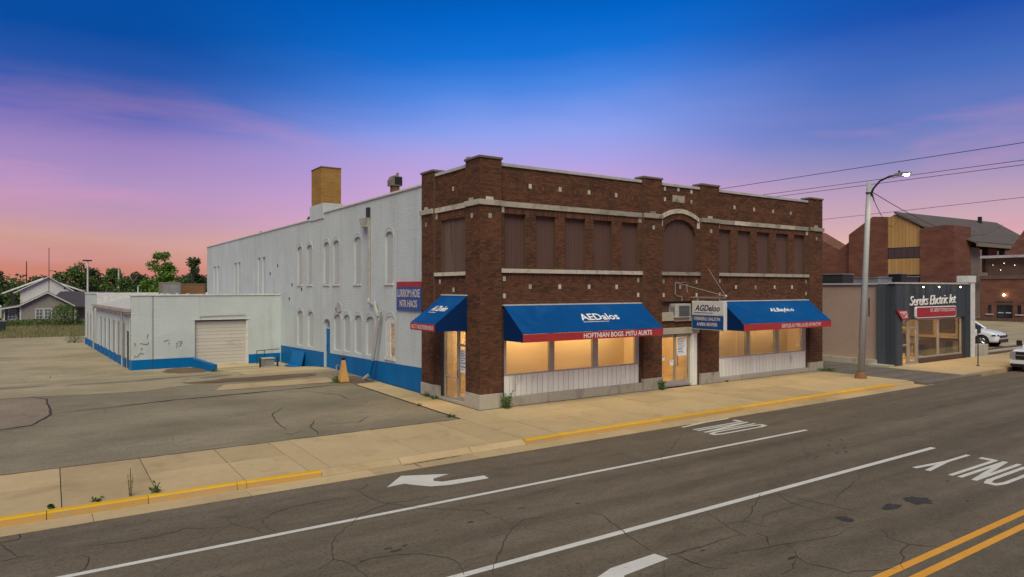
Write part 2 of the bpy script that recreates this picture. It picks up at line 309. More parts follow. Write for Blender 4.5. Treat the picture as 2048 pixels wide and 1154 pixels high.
M['dark_plank'] = stained('charcoal_plank', (.045, .055, .068), (.075, .085, .095), rough=.75, scale=(2, 2, .15), s2=9, stain=(.030, .045, .075), stain_lo=.5, bump=.1, rand=.28)
M['tan_panel'] = flat('tan_panel', (.20, .16, .12), .7, var=.2)
M['siding_grey'] = stained('grey_siding', (.26, .24, .21), (.30, .278, .245), bump=.1)
M['siding_white'] = stained('white_siding', (.60, .60, .57), (.68, .68, .65), scale=(1, 1, 4), bump=0)
M['roof_grey'] = stained('flat_roof', (.26, .25, .23), (.34, .33, .30), bump=.2)
M['roof_white'] = stained('roof_membrane', (.40, .39, .37), (.48, .47, .45), bump=0)
M['garage'] = stained('garage_door_paint', (.50, .475, .42), (.56, .535, .48), rough=.55, scale=(.4, 1, 2), s2=6, stain=(.38, .34, .27), stain_lo=.6, bump=.08, rand=.06)
M['car_white'] = flat('car_paint_white', (.66, .67, .68), .18, spec=.7)
M['tyre'] = flat('tyre_rubber', (.018, .018, .018), .85)
M['rim'] = flat('alloy_rim', (.42, .42, .42), .3, .8)
M['lamp_lens'] = flat('car_lens', (.25, .26, .27), .1, spec=.8)
M['cone'] = stained('weathered_orange', (.50, .25, .06), (.58, .35, .14), s2=9, stain=(.36, .12, .03), stain_scale=3, bump=.4)
M['bulb_warm'] = flat('bulb_warm', (1, .9, .7), .3, emit=(1, .72, .38), es=30)
M['bulb_small'] = flat('bulb_small', (1, .9, .7), .3, emit=(1, .8, .5), es=4)
M['bulb_cool'] = flat('bulb_lamp', (1, .95, .85), .3, emit=(1, .86, .62), es=60)
M['ac'] = flat('ac_casing', (.42, .41, .38), .5, var=.2)
M['wood_dark'] = flat('dark_wood', (.07, .042, .025), .6, var=.2)
M['utility_green'] = flat('utility_green', (.018, .035, .028), .5)

# ---------------------------------------------------------------- mesh builder and object helpers
class MB:
    def __init__(s): s.v = []; s.f = []
    def add(s, vs, fs):
        o = len(s.v); s.v += [tuple(p) for p in vs]; s.f += [tuple(i + o for i in f) for f in fs]; return s
    def box(s, x0, x1, y0, y1, z0, z1):
        return s.add([(x0, y0, z0), (x1, y0, z0), (x1, y1, z0), (x0, y1, z0), (x0, y0, z1), (x1, y0, z1), (x1, y1, z1), (x0, y1, z1)],
                     [(0, 3, 2, 1), (4, 5, 6, 7), (0, 1, 5, 4), (1, 2, 6, 5), (2, 3, 7, 6), (3, 0, 4, 7)])
    def prism(s, pts, fn, a, b):
        """2-D outline pts (any winding), fn(u, v, n) -> world, extruded from n=a to n=b"""
        n = len(pts)
        vs = [fn(u, v, a) for u, v in pts] + [fn(u, v, b) for u, v in pts]
        fs = [tuple(range(n)), tuple(range(2 * n - 1, n - 1, -1))] + [(i, i + n, (i + 1) % n + n, (i + 1) % n) for i in range(n)]
        return s.add(vs, fs)
    def quad(s, *p): return s.add(p, [tuple(range(len(p)))])
    def tube(s, path, r, n=8, cap=True):
        path = [Vector(p) for p in path]; rs = r if isinstance(r, (list, tuple)) else [r] * len(path)
        vs = []; fs = []
        for i, p in enumerate(path):
            t = (path[min(i + 1, len(path) - 1)] - path[max(i - 1, 0)]).normalized()
            up = Vector((0, 0, 1)) if abs(t.z) < .9 else Vector((1, 0, 0))
            a = t.cross(up).normalized(); b = t.cross(a)
            vs += [p + (a * math.cos(2 * math.pi * k / n) + b * math.sin(2 * math.pi * k / n)) * rs[i] for k in range(n)]
        for i in range(len(path) - 1):
            fs += [(i * n + k, i * n + (k + 1) % n, (i + 1) * n + (k + 1) % n, (i + 1) * n + k) for k in range(n)]
        if cap: fs += [tuple(range(n)), tuple((len(path) - 1) * n + k for k in range(n))]
        return s.add(vs, fs)
    def lathe(s, prof, c, axis='z', n=20):
        vs = []; fs = []
        for r, h in prof:
            for k in range(n):
                a = 2 * math.pi * k / n; p = (r * math.cos(a), r * math.sin(a), h)
                if axis == 'x': p = (h, p[0], p[1])
                if axis == 'y': p = (p[0], h, p[1])
                vs.append((p[0] + c[0], p[1] + c[1], p[2] + c[2]))
        for i in range(len(prof) - 1):
            fs += [(i * n + k, i * n + (k + 1) % n, (i + 1) * n + (k + 1) % n, (i + 1) * n + k) for k in range(n)]
        fs += [tuple(range(n)), tuple((len(prof) - 1) * n + k for k in range(n))]
        return s.add(vs, fs)
    def ball(s, c, r, n=10):
        return s.lathe([(max(r * math.sin(math.pi * i / n), r * .02), -r * math.cos(math.pi * i / n)) for i in range(n + 1)], c, 'z', n * 2)
    def leaf(s, c, size, up=None, asp=.5, rr=None):
        rr = rr or rnd
        a = Vector((rr.gauss(0, 1), rr.gauss(0, 1), rr.gauss(0, .7))).normalized()
        b = a.cross(Vector((rr.gauss(0, 1), rr.gauss(0, 1), rr.gauss(0, 1)))).normalized()
        c = Vector(c); a = a * size; b = b * size * asp
        return s.quad(c - a * .5, c + b * .5, c + a * .5, c - b * .5)
def world_loc(o):
    l = Vector((0, 0, 0))
    while o is not None: l += o.location; o = o.parent
    return l
def normals_out(me):
    bm = bmesh.new(); bm.from_mesh(me); bmesh.ops.recalc_face_normals(bm, faces=bm.faces); bm.to_mesh(me); bm.free()
def build(name, mb, mat, parent=None, smooth=False, bevel=0, fix=True):
    """one mesh object; coordinates in mb are world coordinates"""
    off = world_loc(parent) if parent else Vector((0, 0, 0))
    me = bpy.data.meshes.new(name)
    me.from_pydata([(v[0] - off.x, v[1] - off.y, v[2] - off.z) for v in mb.v], [], mb.f); me.update()
    if fix: normals_out(me)
    me.materials.append(M[mat] if isinstance(mat, str) else mat)
    if smooth:
        for p in me.polygons: p.use_smooth = True
    o = bpy.data.objects.new(name, me); COL.objects.link(o)
    if parent: o.parent = parent
    if bevel:
        b = o.modifiers.new('bevel', 'BEVEL'); b.width = bevel; b.segments = 2; b.limit_method = 'ANGLE'
    return o
def tag(o, label=None, cat=None, group=None, kind=None):
    if label: o['label'] = label
    if cat: o['category'] = cat
    if group: o['group'] = group
    if kind: o['kind'] = kind
    return o
def thing(name, label, cat, loc=(0, 0, 0), group=None):
    o = bpy.data.objects.new(name, None); COL.objects.link(o); o.location = loc; o.empty_display_size = .3
    return tag(o, label, cat, group)
_unit = {}
def unit_box(mat):
    if mat not in _unit:
        me = bpy.data.meshes.new('unit_' + mat)
        mb = MB().box(-.5, .5, -.5, .5, -.5, .5); me.from_pydata(mb.v, [], mb.f); me.update(); me.materials.append(M[mat]); _unit[mat] = me
    return _unit[mat]
def piece(name, x0, x1, y0, y1, z0, z1, mat, parent):
    """an alike piece (brick, plank, slat): a scaled copy of one shared box mesh"""
    o = bpy.data.objects.new(name, unit_box(mat)); COL.objects.link(o)
    off = world_loc(parent)
    o.parent = parent; o.location = ((x0 + x1) / 2 - off.x, (y0 + y1) / 2 - off.y, (z0 + z1) / 2 - off.z); o.scale = (x1 - x0, y1 - y0, z1 - z0)
    return o
def bx(name, x0, x1, y0, y1, z0, z1, mat, parent=None, bevel=0):
    return build(name, MB().box(x0, x1, y0, y1, z0, z1), mat, parent, bevel=bevel)
def south(Y): return lambda u, v, n: (u, Y - n, v)      # a face that looks to -Y: u = x, v = z, n outwards
def west(X): return lambda u, v, n: (X - n, u, v)       # a face that looks to -X: u = y, v = z
def cells(u0, u1, z0, z1, holes, put):
    """cover a rectangle minus rectangular holes with boxes"""
    us = sorted({u0, u1} | {min(max(h[i], u0), u1) for h in holes for i in (0, 1)})
    for a, b in zip(us, us[1:]):
        zs = sorted([(max(h[2], z0), min(h[3], z1)) for h in holes if h[0] < (a + b) / 2 < h[1]])
        c = z0
        for p, q in zs:
            if p > c + 1e-4: put(a, b, c, p)
            c = max(c, q)
        if z1 > c + 1e-4: put(a, b, c, z1)
def wall(mb, fn, u0, u1, z0, z1, depth, holes=(), proud=0.0):
    cells(u0, u1, z0, z1, list(holes), lambda a, b, c, d: mb.prism([(a, c), (b, c), (b, d), (a, d)], fn, -depth, proud))
def arch_fill(mb, fn, u0, u1, zs, zt, depth, n=8):
    """the two corners between a segmental arch and its square opening"""
    uc, hw = (u0 + u1) / 2, (u1 - u0) / 2
    arc = lambda t: (uc + hw * t, zs + (zt - zs) * math.sqrt(max(0, 1 - t * t)))
    for sgn in (-1, 1):
        pts = [arc(sgn * (1 - i / n)) for i in range(n + 1)] + [(uc + sgn * hw, zt)]
        mb.prism(pts, fn, -depth, 0)
_tm = {}
def lettering(name, txt, org, U, V, w, h, mat, parent, shear=0.0, bold=0.0, depth=.012):
    """flat raised letters filling a w x h box: org = lower left corner, U / V = unit directions"""
    c = bpy.data.curves.new('t', 'FONT'); c.body = txt; c.shear = shear; c.offset = bold; c.extrude = .01; c.resolution_u = 3
    o = bpy.data.objects.new('t', c); COL.objects.link(o)
    dg = bpy.context.evaluated_depsgraph_get(); me = bpy.data.meshes.new_from_object(o.evaluated_get(dg))
    bpy.data.objects.remove(o); bpy.data.curves.remove(c)
    xs = [v.co.x for v in me.vertices]; ys = [v.co.y for v in me.vertices]
    x0, x1, y0, y1 = min(xs), max(xs), min(ys), max(ys)
    U = Vector(U).normalized(); V = Vector(V).normalized(); Nn = U.cross(V); org = Vector(org)
    mb = MB()
    vs = [org + U * ((v.co.x - x0) / (x1 - x0) * w) + V * ((v.co.y - y0) / (y1 - y0) * h) + Nn * (depth if v.co.z > 0 else 0) for v in me.vertices]
    mb.add(vs, [tuple(p.vertices) for p in me.polygons]); bpy.data.meshes.remove(me)
    return build(name, mb, mat, parent, fix=False)
def ribbon(mb, pts, w, z, taper=True, jit=.0, sub=.35):
    """a thin strip laid on the ground along a polyline"""
    P = []
    for a, b in zip(pts, pts[1:]):
        a, b = Vector(a), Vector(b); n = max(1, int((b - a).length / sub))
        P += [a.lerp(b, i / n) for i in range(n)]
    P.append(Vector(pts[-1])); m = len(P); L = []; Rr = []
    for i, p in enumerate(P):
        t = (P[min(i + 1, m - 1)] - P[max(i - 1, 0)]); t = t.normalized() if t.length > 1e-6 else Vector((1, 0))
        nn = Vector((-t.y, t.x)); p = p + nn * rnd.gauss(0, jit) if 0 < i < m - 1 else p
        k = w * .5 * ((.35 + .65 * math.sin(math.pi * (i + .3) / (m - .4))) if taper else 1) * (rnd.uniform(.6, 1.3) if jit else 1)
        zz = z(p.x, p.y) if callable(z) else z
        L.append((*(p + nn * k), zz)); Rr.append((*(p - nn * k), zz))
    mb.add(L + Rr, [(i, m + i, m + i + 1, i + 1) for i in range(m - 1)])
def up_faces(o):
    for p in o.data.polygons:
        if p.normal.z < 0: p.flip()
    return o
def sm(t): t = max(0, min(1, t)); return t * t * (3 - 2 * t)
def lotz(x, y): return -.55 * sm((y - 15) / 9)
ROAD_CRACKS = [[(-13.42, -5.83), (-13.26, -6.34), (-13.14, -6.74)], [(-13.37, -6.83), (-13.12, -6.77), (-12.91, -6.8)], [(-12.01, -6.88), (-11.52, -6.94), (-11.09, -6.98), (-10.77, -6.91), (-10.61, -6.83), (-10.02, -7.17)], [(-12.25, -7.27), (-12.16, -7.44), (-12.17, -7.69), (-12.25, -7.92), (-12.39, -8.08)], [(-7.36, -6.7), (-7.96, -6.64), (-8.54, -6.66), (-9.01, -6.86), (-9.24, -7.07), (-9.33, -7.36), (-9.32, -7.7), (-9.24, -7.88)], [(-10.03, -5.52), (-9.81, -5.37), (-9.33, -5.37), (-8.73, -5.4)], [(-8.01, -8.36), (-8.44, -8.82), (-8.67, -9.26), (-8.83, -9.78), (-8.94, -9.91), (-9.15, -10.06)], [(-8.83, -9.78), (-8.65, -10.11)], [(-13.43, -5.75), (-13.16, -5.79), (-13.16, -5.32)], [(-7.12, -6.07), (-7.02, -6.34), (-7.06, -6.84), (-6.92, -7.5), (-6.63, -7.97), (-6.26, -8.39), (-5.66, -8.88), (-5.47, -9.1), (-5.46, -9.52), (-5.43, -9.95)], [(-7.02, -6.34), (-6.66, -6.03)], [(-8.01, -8.43), (-7.6, -7.89), (-7.07, -7.67), (-6.9, -7.58), (-6.2, -7.64), (-5.71, -7.65)], [(-4.71, -10.03), (-5.04, -9.98), (-5.44, -10.17), (-5.84, -10.49), (-6.26, -10.94), (-6.64, -11.36), (-6.84, -11.59), (-6.99, -11.85)], [(-8.6, -10.22), (-8.27, -10.12), (-7.95, -10.16), (-7.54, -10.37), (-7.23, -10.76), (-7.2, -11.1), (-7.24, -11.32), (-7.33, -11.53)], [(-8.65, -10.12), (-8.62, -10.42), (-8.61, -10.76)], [(3.44, -6.32), (1.72, -7.46), (0.81, -7.91), (0.27, -8.51)], [(0.11, -6.97), (0.02, -7.59), (-0.01, -8.0), (-0.02, -8.61), (-0.31, -9.28)], [(-3.79, -10.34), (-3.63, -10.57), (-3.82, -11.21), (-4.04, -11.81), (-4.2, -12.52)], [(-3.96, -12.87), (-3.96, -13.33)], [(-4.13, -12.79), (-3.77, -12.81), (-3.35, -12.82)], [(-4.45, -8.89), (-4.06, -8.65), (-3.53, -8.63), (-2.88, -8.61)], [(-6.15, -10.43), (-5.77, -10.38)], [(-4.42, -6.44), (-3.72, -6.41), (-3.12, -6.52)], [(-2.03, -6.38), (-1.08, -6.45)], [(11.8, -7.93), (14.84, -7.97), (18.33, -8.01), (23.98, -8.14)], [(0.17, -11.51), (-1.64, -12.43)], [(-1.85, -11.72), (-2.06, -12.33), (-1.64, -12.43), (-1.5, -12.94)], [(-4.08, -12.8), (-3.32, -12.84), (-2.24, -12.83)], [(-3.19, -13.31), (-2.6, -13.47), (-1.99, -13.58), (-1.41, -13.72), (-0.92, -13.87), (-0.42, -13.79)], [(-1.99, -13.58), (-2.11, -13.8), (-2.42, -14.06), (-2.47, -14.29), (-2.33, -14.61), (-2.29, -14.84), (-1.84, -15.04), (-1.45, -15.2)], [(-2.42, -14.06), (-2.85, -14.25), (-3.22, -14.31)], [(-4.0, -12.81), (-3.99, -13.18), (-3.97, -13.5), (-3.72, -13.69)], [(0.48, -11.56), (0.5, -12.11), (0.63, -12.64), (0.7, -13.18), (0.77, -13.36)], [(0.46, -11.7), (0.1, -12.29), (0.15, -12.67), (0.14, -13.06)], [(0.02, -14.25), (-0.2, -14.43), (-0.22, -14.78), (-0.04, -15.05), (0.14, -15.23)], [(-0.22, -14.78), (-0.67, -14.87), (-0.91, -15.04), (-1.24, -15.13), (-1.41, -15.27)], [(3.47, -11.83), (3.22, -12.04), (1.75, -12.42), (0.93, -12.7)], [(-1.52, -12.69), (-0.95, -12.4), (0.01, -12.44)], [(-1.99, -12.95), (-1.98, -13.17), (-2.29, -13.43)], [(-2.14, -12.39), (-2.28, -12.97)]]
LOT_CRACKS = [[(-12.69, 7.63), (-11.56, 8.0), (-10.52, 8.17), (-8.72, 8.61), (-5.42, 8.78)], [(-13.97, 5.37), (-13.19, 5.74), (-12.67, 7.54), (-12.74, 9.23), (-12.83, 11.64), (-13.33, 12.75)], [(-11.73, 21.24), (-10.11, 19.88), (-8.81, 19.44), (-7.63, 19.18)], [(-11.31, 11.93), (-10.69, 12.18)], [(-12.53, 9.09), (-11.68, 9.18), (-10.94, 9.38)], [(-14.01, 24.62), (-13.73, 22.33), (-12.77, 22.84), (-12.65, 25.71), (-11.61, 26.4), (-10.49, 26.44)], [(-7.75, 8.71), (-4.86, 8.87), (-2.09, 9.11), (-1.6, 8.78)], [(-5.61, 4.63), (-6.35, 3.38), (-6.58, 1.97), (-6.67, 0.49)], [(-6.88, 0.12), (-6.77, -0.33), (-6.36, 0.02)], [(-5.48, 1.52), (-5.88, 0.63), (-6.09, -0.74), (-5.81, -0.61)], [(-5.71, 0.51), (-4.97, 0.58), (-4.33, 0.44), (-3.75, 1.12)], [(-3.83, 8.17), (-3.68, 7.83), (-2.89, 6.33), (-2.99, 5.06)]]
PATCHES = [[(2.21, -13.42), (2.63, -13.4), (2.75, -13.71), (2.55, -13.87), (2.23, -13.91)], [(1.31, -13.48), (1.61, -13.41), (1.82, -13.51), (1.78, -13.7), (1.4, -13.68)], [(0.0, -13.25), (0.16, -13.31), (0.22, -13.56), (0.09, -13.64), (-0.02, -13.49)]]
# ================================================================ THE SETTING
def sheet(name, pts, z, mat, kind='structure', parent=None):
    mb = MB(); mb.quad(*[(x, y, z(x, y) if callable(z) else z) for x, y in pts])
    o = up_faces(build(name, mb, mat, parent, fix=False))
    if not parent: tag(o, kind=kind)
    return o
def strips(name, x0, x1, ys, zf, mat, parent=None):
    mb = MB()
    for a, b in zip(ys, ys[1:]): mb.quad((x0, a, zf(0, a)), (x1, a, zf(0, a)), (x1, b, zf(0, b)), (x0, b, zf(0, b)))
    o = up_faces(build(name, mb, mat, parent, fix=False))
    if not parent: tag(o, kind='structure')
    return o
sheet('ground', [(-2500, -2500), (2500, -2500), (2500, 2500), (-2500, 2500)], -.64, 'grass_ground')
road = sheet('road', [(-400, -30), (400, -30), (400, -5.38), (-400, -5.38)], -.13, 'road')
lot = strips('parking_lot', -45, .3, [-1.0, 5, 10, 14] + [14.5 + .5 * i for i in range(22)] + [30, 45, 62.5], lambda x, y: lotz(x, y) - .006, 'lot')
mb = MB()
edge = [(-45, 12.2), (-20, 12.4), (-13.4, 12.7), (-11.3, 12.1), (-9.5, 11.9), (-8, 12.6), (-6.8, 13.1), (-5, 13.8), (-2.5, 14.2), (.3, 14.6)]
for (xa, ya), (xb, yb) in zip(edge, edge[1:]):
    rows = [0, .12, .25, .4, .55, .7, .85, 1]
    top = 24.5
    for p, q in zip(rows, rows[1:]):
        A = [(xa, ya + (top - ya) * p), (xb, yb + (top - yb) * p), (xb, yb + (top - yb) * q), (xa, ya + (top - ya) * q)]
        mb.quad(*[(x, y, lotz(x, y) + .002) for x, y in A])
    mb.quad((xa, top, -.548), (xb, top, -.548), (xb, 62.4, -.548), (xa, 62.4, -.548))
up_faces(build('worn_surface', mb, 'lot_far', lot, fix=False))
sheet('asphalt_patch', [(-45, 5.0), (-14.5, 5.2), (-13.2, 5.75), (-12.75, 7.4), (-12.7, 9.3), (-12.85, 11.6), (-13.4, 12.6), (-16, 12.2), (-45, 11.5)], .007, 'lot_patch', parent=lot)
# concrete in front of the garage
strips('concrete_apron', -4.55, -.15, [15.2 + .5 * i for i in range(21)] + [25.75], lambda x, y: lotz(x, y) + .006, 'concrete_pale', lot)
sheet('concrete_strip', [(-6.9, 10.3), (-1.75, 10.15), (-1.5, 11.9), (-6.2, 12.0)], .007, 'concrete_pale', parent=lot)
def blob(name, c, rx, ry, mat, parent, zoff, n=22, zf=lotz, seed=1, h=0):
    rr = random.Random(seed); mb = MB(); k = [rr.uniform(.72, 1.15) for _ in range(n)]
    ring = [(c[0] + rx * k[i] * math.cos(2 * math.pi * i / n), c[1] + ry * k[i] * math.sin(2 * math.pi * i / n)) for i in range(n)]
    vs = [(x, y, zf(x, y) + zoff) for x, y in ring] + [(c[0], c[1], zf(*c) + zoff + h)]
    mb.add(vs, [(i, (i + 1) % n, n) for i in range(n)])
    return up_faces(build(name, mb, mat, parent, fix=False))
blob('dirt_patch', (-4.3, 13.5), 3.2, .8, 'dirt', lot, .009, seed=3)
blob('dirt_patch', (-6.0, 23.4), 1.5, 2.0, 'dirt', lot, .008, seed=4, h=.22)
blob('dirt_patch', (-.75, 10.4), .75, 1.5, 'dirt', lot, .010, seed=5)
mb = MB()
for i, p in enumerate(LOT_CRACKS): ribbon(mb, p, .09 if i in (0, 6) else (.07 if i == 1 else .030), lambda x, y: lotz(x, y) + .012, jit=.02)
up_faces(build('pavement_crack', mb, 'crack', lot, fix=False))
mb = MB()
for p in ROAD_CRACKS: ribbon(mb, p, .021, -.126, jit=.016, sub=.14)
up_faces(build('pavement_crack', mb, 'crack', road, fix=False))
for i, (c, rx, ry) in enumerate((((2.48, -13.66), .34, .26), ((1.58, -13.56), .29, .15), ((.1, -13.45), .16, .18))): blob('tar_patch', c, rx, ry, 'patch', road, .0048, n=26, zf=lambda x, y: -.13, seed=70 + i)
rr = random.Random(21)
for i in range(26):                                            # small spills and pot-marks down the lanes
    blob('road_stain', (rr.uniform(-9, 7), rr.choice([-9.6, -10.2, -13.1, -14.2]) + rr.gauss(0, .25)), rr.uniform(.03, .14), rr.uniform(.015, .045), 'patch', road, .0062, n=9, zf=lambda x, y: -.13, seed=i)
# lane markings
def stripe(name, x0, x1, y, w, mat): return sheet(name, [(x0, y - w / 2), (x1, y - w / 2), (x1, y + w / 2), (x0, y + w / 2)], -.1262, mat, parent=road)
stripe('lane_line', -60, 7.15, -8.12, .13, 'mark_white'); stripe('lane_line', -60, 7.9, -11.53, .15, 'mark_white')
stripe('centre_line', -60, 120, -15.22, .14, 'mark_yellow'); stripe('centre_line', -60, 120, -15.54, .14, 'mark_yellow')
def stroke_word(name, glyphs, x_top, x_bot, y0, lw, gap, sw):
    """ONLY, read by a driver heading to -X: letters run towards +Y, tops towards -X"""
    for k, g in enumerate(glyphs):
        mb = MB()
        for line, closed in g:
            pts = [(x_bot + (x_top - x_bot) * v, y0 + k * (lw + gap) + lw * u) for u, v in line]
            if closed: pts.append(pts[0])
            # broad-nib strokes: the same painted width across the lane, longer along it
            for a, b in zip(pts, pts[1:]):
                a, b = Vector(a), Vector(b); t = (b - a).normalized(); n = Vector((-t.y, t.x))
                hw = sw / 2 * (1 + 1.0 * abs(t.y)); e = t * hw * .35
                mb.quad(*[(*q, -.1258) for q in (a - e + n * hw, b + e + n * hw, b + e - n * hw, a - e - n * hw)])
        vs = MB()
        # lift each stroke a hair so that crossings never share a plane
        for i, f in enumerate(mb.f): vs.add([(mb.v[j][0], mb.v[j][1], mb.v[j][2] + .0003 * (i % 12)) for j in f], [(0, 1, 2, 3)])
        up_faces(build('road_letter', vs, 'mark_white', road, fix=False))
O_ = [([(.2, .0), (.8, .0), (1, .12), (1, .88), (.8, 1), (.2, 1), (0, .88), (0, .12)], True)]
N_ = [([(0, 0), (0, 1), (1, 0), (1, 1)], False)]
L_ = [([(0, 1), (0, .03), (1, .03)], False)]
Y_ = [([(.5, 0), (.5, .5), (0, 1)], False), ([(.5, .5), (1, 1)], False)]
stroke_word('only', [O_, N_, L_, Y_], 4.2, 6.65, -7.02, .29, .17, .095)
stroke_word('only', [O_, N_, L_, Y_], 5.2, 7.75, -14.15, .31, .20, .11)
def arrow(dx, y0, s):
    """turn arrow for traffic heading to -X; s = +1 turns towards the kerb (+Y)"""
    pts = [(-6.42, .52), (-5.75, 1.21), (-4.71, .72), (-5.22, .56), (-5.30, .39), (-5.16, .22), (-4.08, .135), (-4.12, -.14), (-5.14, -.11), (-5.57, .04), (-5.80, .32), (-5.97, .57)]
    return sheet('turn_arrow', [(x + dx, y0 + s * y) for x, y in pts], -.1262, 'mark_white', parent=road)
arrow(0, -7.01, 1); arrow(-.12, -12.74, -1)

# pavement: slabs over a dark bed, open joints between them
walk = tag(build('sidewalk', MB().box(-60, 20.9, -4.63, -.02, -.35, -.012), 'gap'), kind='structure')
rr = random.Random(5)
xs = [-60] + [-60 + 3.6 * i for i in range(1, 13)] + [-14.3, -12.5, -10.8, -9.03, -7.6, -7.05, -4.55, -2.35, -1.35]
for a, b in zip(xs, xs[1:]):
    if b < -22: piece('slab', a + .008, b - .008, -4.62, -1.0, -.1, .006, 'concrete', walk); continue
    if b > -7.3:
        piece('slab', a + .008, b - .008, -4.62, -1.0, -.1, .006 + rr.uniform(-.003, .003), 'concrete', walk)
    else:
        piece('slab', a + .01, b - .01, -4.62, -2.75, -.1, .006 + rr.uniform(-.003, .004), 'concrete', walk)
        piece('slab', a + .01, b - .01, -2.744, -1.0, -.1, .006 + rr.uniform(-.003, .004), 'concrete', walk)
xs = [-1.35, -.1, 1.9, 4.0, 6.1, 8.1, 10.1, 12.1, 14.1, 16.1, 18.1, 20.9]
for a, b in zip(xs, xs[1:]):
    for y0, y1 in ((-4.62, -2.2), (-2.194, -.03)):
        piece('slab', a + .010, b - .010, y0, y1 - .008, -.1, .006 + rr.uniform(-.003, .004), 'concrete', walk)
side_walk = tag(build('side_path', MB().box(-1.3, .02, -.94, 9.0, -.3, -.012), 'gap'), kind='structure')
for a, b in ((-.93, 1.5), (1.5, 4.2), (4.2, 6.7), (6.7, 8.95)):
    ex = -1.32 + .12 * (b / 9)
    piece('slab', ex, .0, a + .008, b - .008, -.1, .005 + rr.uniform(-.003, .003), 'concrete', side_walk)
mb = MB(); ribbon(mb, [(-.06, -.06), (.97, -.06), (1.0, -.012), (8.03, -.012), (8.06, -.055), (9.25, -.055), (9.3, -.01), (11.7, -.01), (11.72, -.055), (13.0, -.055), (13.02, -.012), (20.1, -.012), (20.12, -.055), (21.3, -.055)], .06, .0135, taper=False, jit=.006, sub=.3)  # dark strip at the wall foot paints in a contact shadow along the joint
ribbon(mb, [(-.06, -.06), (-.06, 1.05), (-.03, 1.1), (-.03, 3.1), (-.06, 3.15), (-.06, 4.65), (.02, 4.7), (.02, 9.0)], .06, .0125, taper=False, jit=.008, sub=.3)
ribbon(mb, [(-1.36, -.95), (-1.33, 2), (-1.30, 5), (-1.24, 8.9)], .06, .0115, taper=False, jit=.015, sub=.25)
ribbon(mb, [(-14, -.985), (-10, -.985), (-6, -.985), (-1.4, -.985)], .05, .0110, taper=False, jit=.015, sub=.25)
up_faces(build('joint_contact_shadow', mb, 'gap', walk, fix=False))
# kerb and gutter
kerb = tag(build('kerb', MB().box(-60, 19.2, -4.80, -4.64, -.4, -.125), 'gap'), kind='structure')
def kerb_seg(a, b, ha, hb, yellow=True):
    pr = lambda h: [(-4.632, h), (-4.775, h), (-4.815, h - .025), (-4.845, -.128), (-4.845, -.3), (-4.632, -.3)]
    A, B = pr(ha), pr(hb); mb = MB(); n = 6
    mb.add([(a, y, z) for y, z in A] + [(b, y, z) for y, z in B], [tuple(range(n)), tuple(range(2 * n - 1, n - 1, -1))] + [(i, i + n, (i + 1) % n + n, (i + 1) % n) for i in range(n)])
    o = build('kerb_stone', mb, 'curb_yellow' if yellow else 'concrete', kerb)
    if yellow:
        o.data.materials.append(M['curb_face'])
        for p in o.data.polygons:
            if p.normal.y < -.8: p.material_index = 1
    return o
x = -60
while x < -9.1:
    b = min(x + 1.75 if x > -21 else x + 6, -9.05); kerb_seg(x + .006, b - .006, .02, .02); x = b
kerb_seg(-9.044, -7.35, .02, .003)
for a, b in ((-7.34, -5.3), (-5.29, -3.2), (-3.19, -1.4)):                  # dropped kerb at the lot entrance
    build('kerb_stone', MB().prism([(-4.632, .003), (-4.845, -.112), (-4.845, -.3), (-4.632, -.3)], lambda u, v, n: (n, u, v), a + .004, b - .004), 'concrete', kerb)
kerb_seg(-1.39, -.1, .003, .02); x = -.1
while x < 18.2:
    b = min(x + 2.1, 18.3); kerb_seg(x + .006, b - .006, .02, .02); x = b
kerb_seg(18.31, 19.2, .02, .004); kerb_seg(19.21, 20.9, .003, -.02, False)
gutter = tag(build('gutter', MB().box(-60, 21.5, -5.44, -4.85, -.4, -.14), 'gap'), kind='structure')
x = -60
while x < 21.4:
    b = min(x + (2.9 if x > -20 else 8), 21.5)
    piece('slab', x + .005, b - .005, -5.44, -4.848, -.3, -.122, 'concrete', gutter); x = b
mb = MB(); ribbon(mb, [(-5.3, -4.98), (-4.6, -4.95), (-3.6, -4.90)], .06, -.1185, jit=.01, sub=.1); ribbon(mb, [(-5.0, -4.97), (-5.0, -5.4)], .03, -.1185, jit=.01, sub=.1)
up_faces(build('broken_joint', mb, 'crack', gutter, fix=False))
# alley, far side pavement, open ground to the east
tag(build('alley', MB().box(20.9, 26.6, -5.4, 60, -.4, -.02), 'alley'), kind='structure')
wk = tag(build('far_sidewalk', MB().box(25.3, 60, -4.95, -1.35, -.4, -.012), 'gap'), kind='structure')
x = 25.3
while x < 60:
    b = min(x + 2.2, 60); piece('slab', x + .006, b - .006, -4.94, -1.36, -.1, .03, 'concrete', wk); x = b
bx('kerb_edge', 25.3, 60, -5.10, -4.952, -.35, .028, 'concrete', wk)
tag(build('east_lot', MB().box(36.4, 130, -1.2, 60, -.4, .04), 'lot_far'), kind='structure')
tag(build('east_street', MB().box(60.1, 130, -5.3, -1.3, -.4, -.03), 'alley'), kind='structure')
# ================================================================ THE CORNER BUILDING
B = thing('corner_building', 'two storey brown brick corner building with white painted side wall and boarded upper windows', 'building', (0, 0, 0))
FP, FB = 0.0, .12                  # pilaster face, bay face (south); the west side uses the same setbacks
holes1 = [(1.11, 2.08), (2.54, 3.49), (3.96, 5.0), (5.42, 6.42), (6.97, 7.9)]
holes3 = [(13.0, 13.95), (14.42, 15.44), (15.9, 16.93), (17.42, 18.46), (18.93, 19.89)]
WZ0, WZ1 = 5.08, 7.13
core = MB()
def face(fn, u0, u1, holes, z1=8.83): wall(core, fn, u0, u1, -.2, z1, .32, holes, -.006)
SF, SB, WF, WB = south(FP), south(FB), west(FP), west(FB)
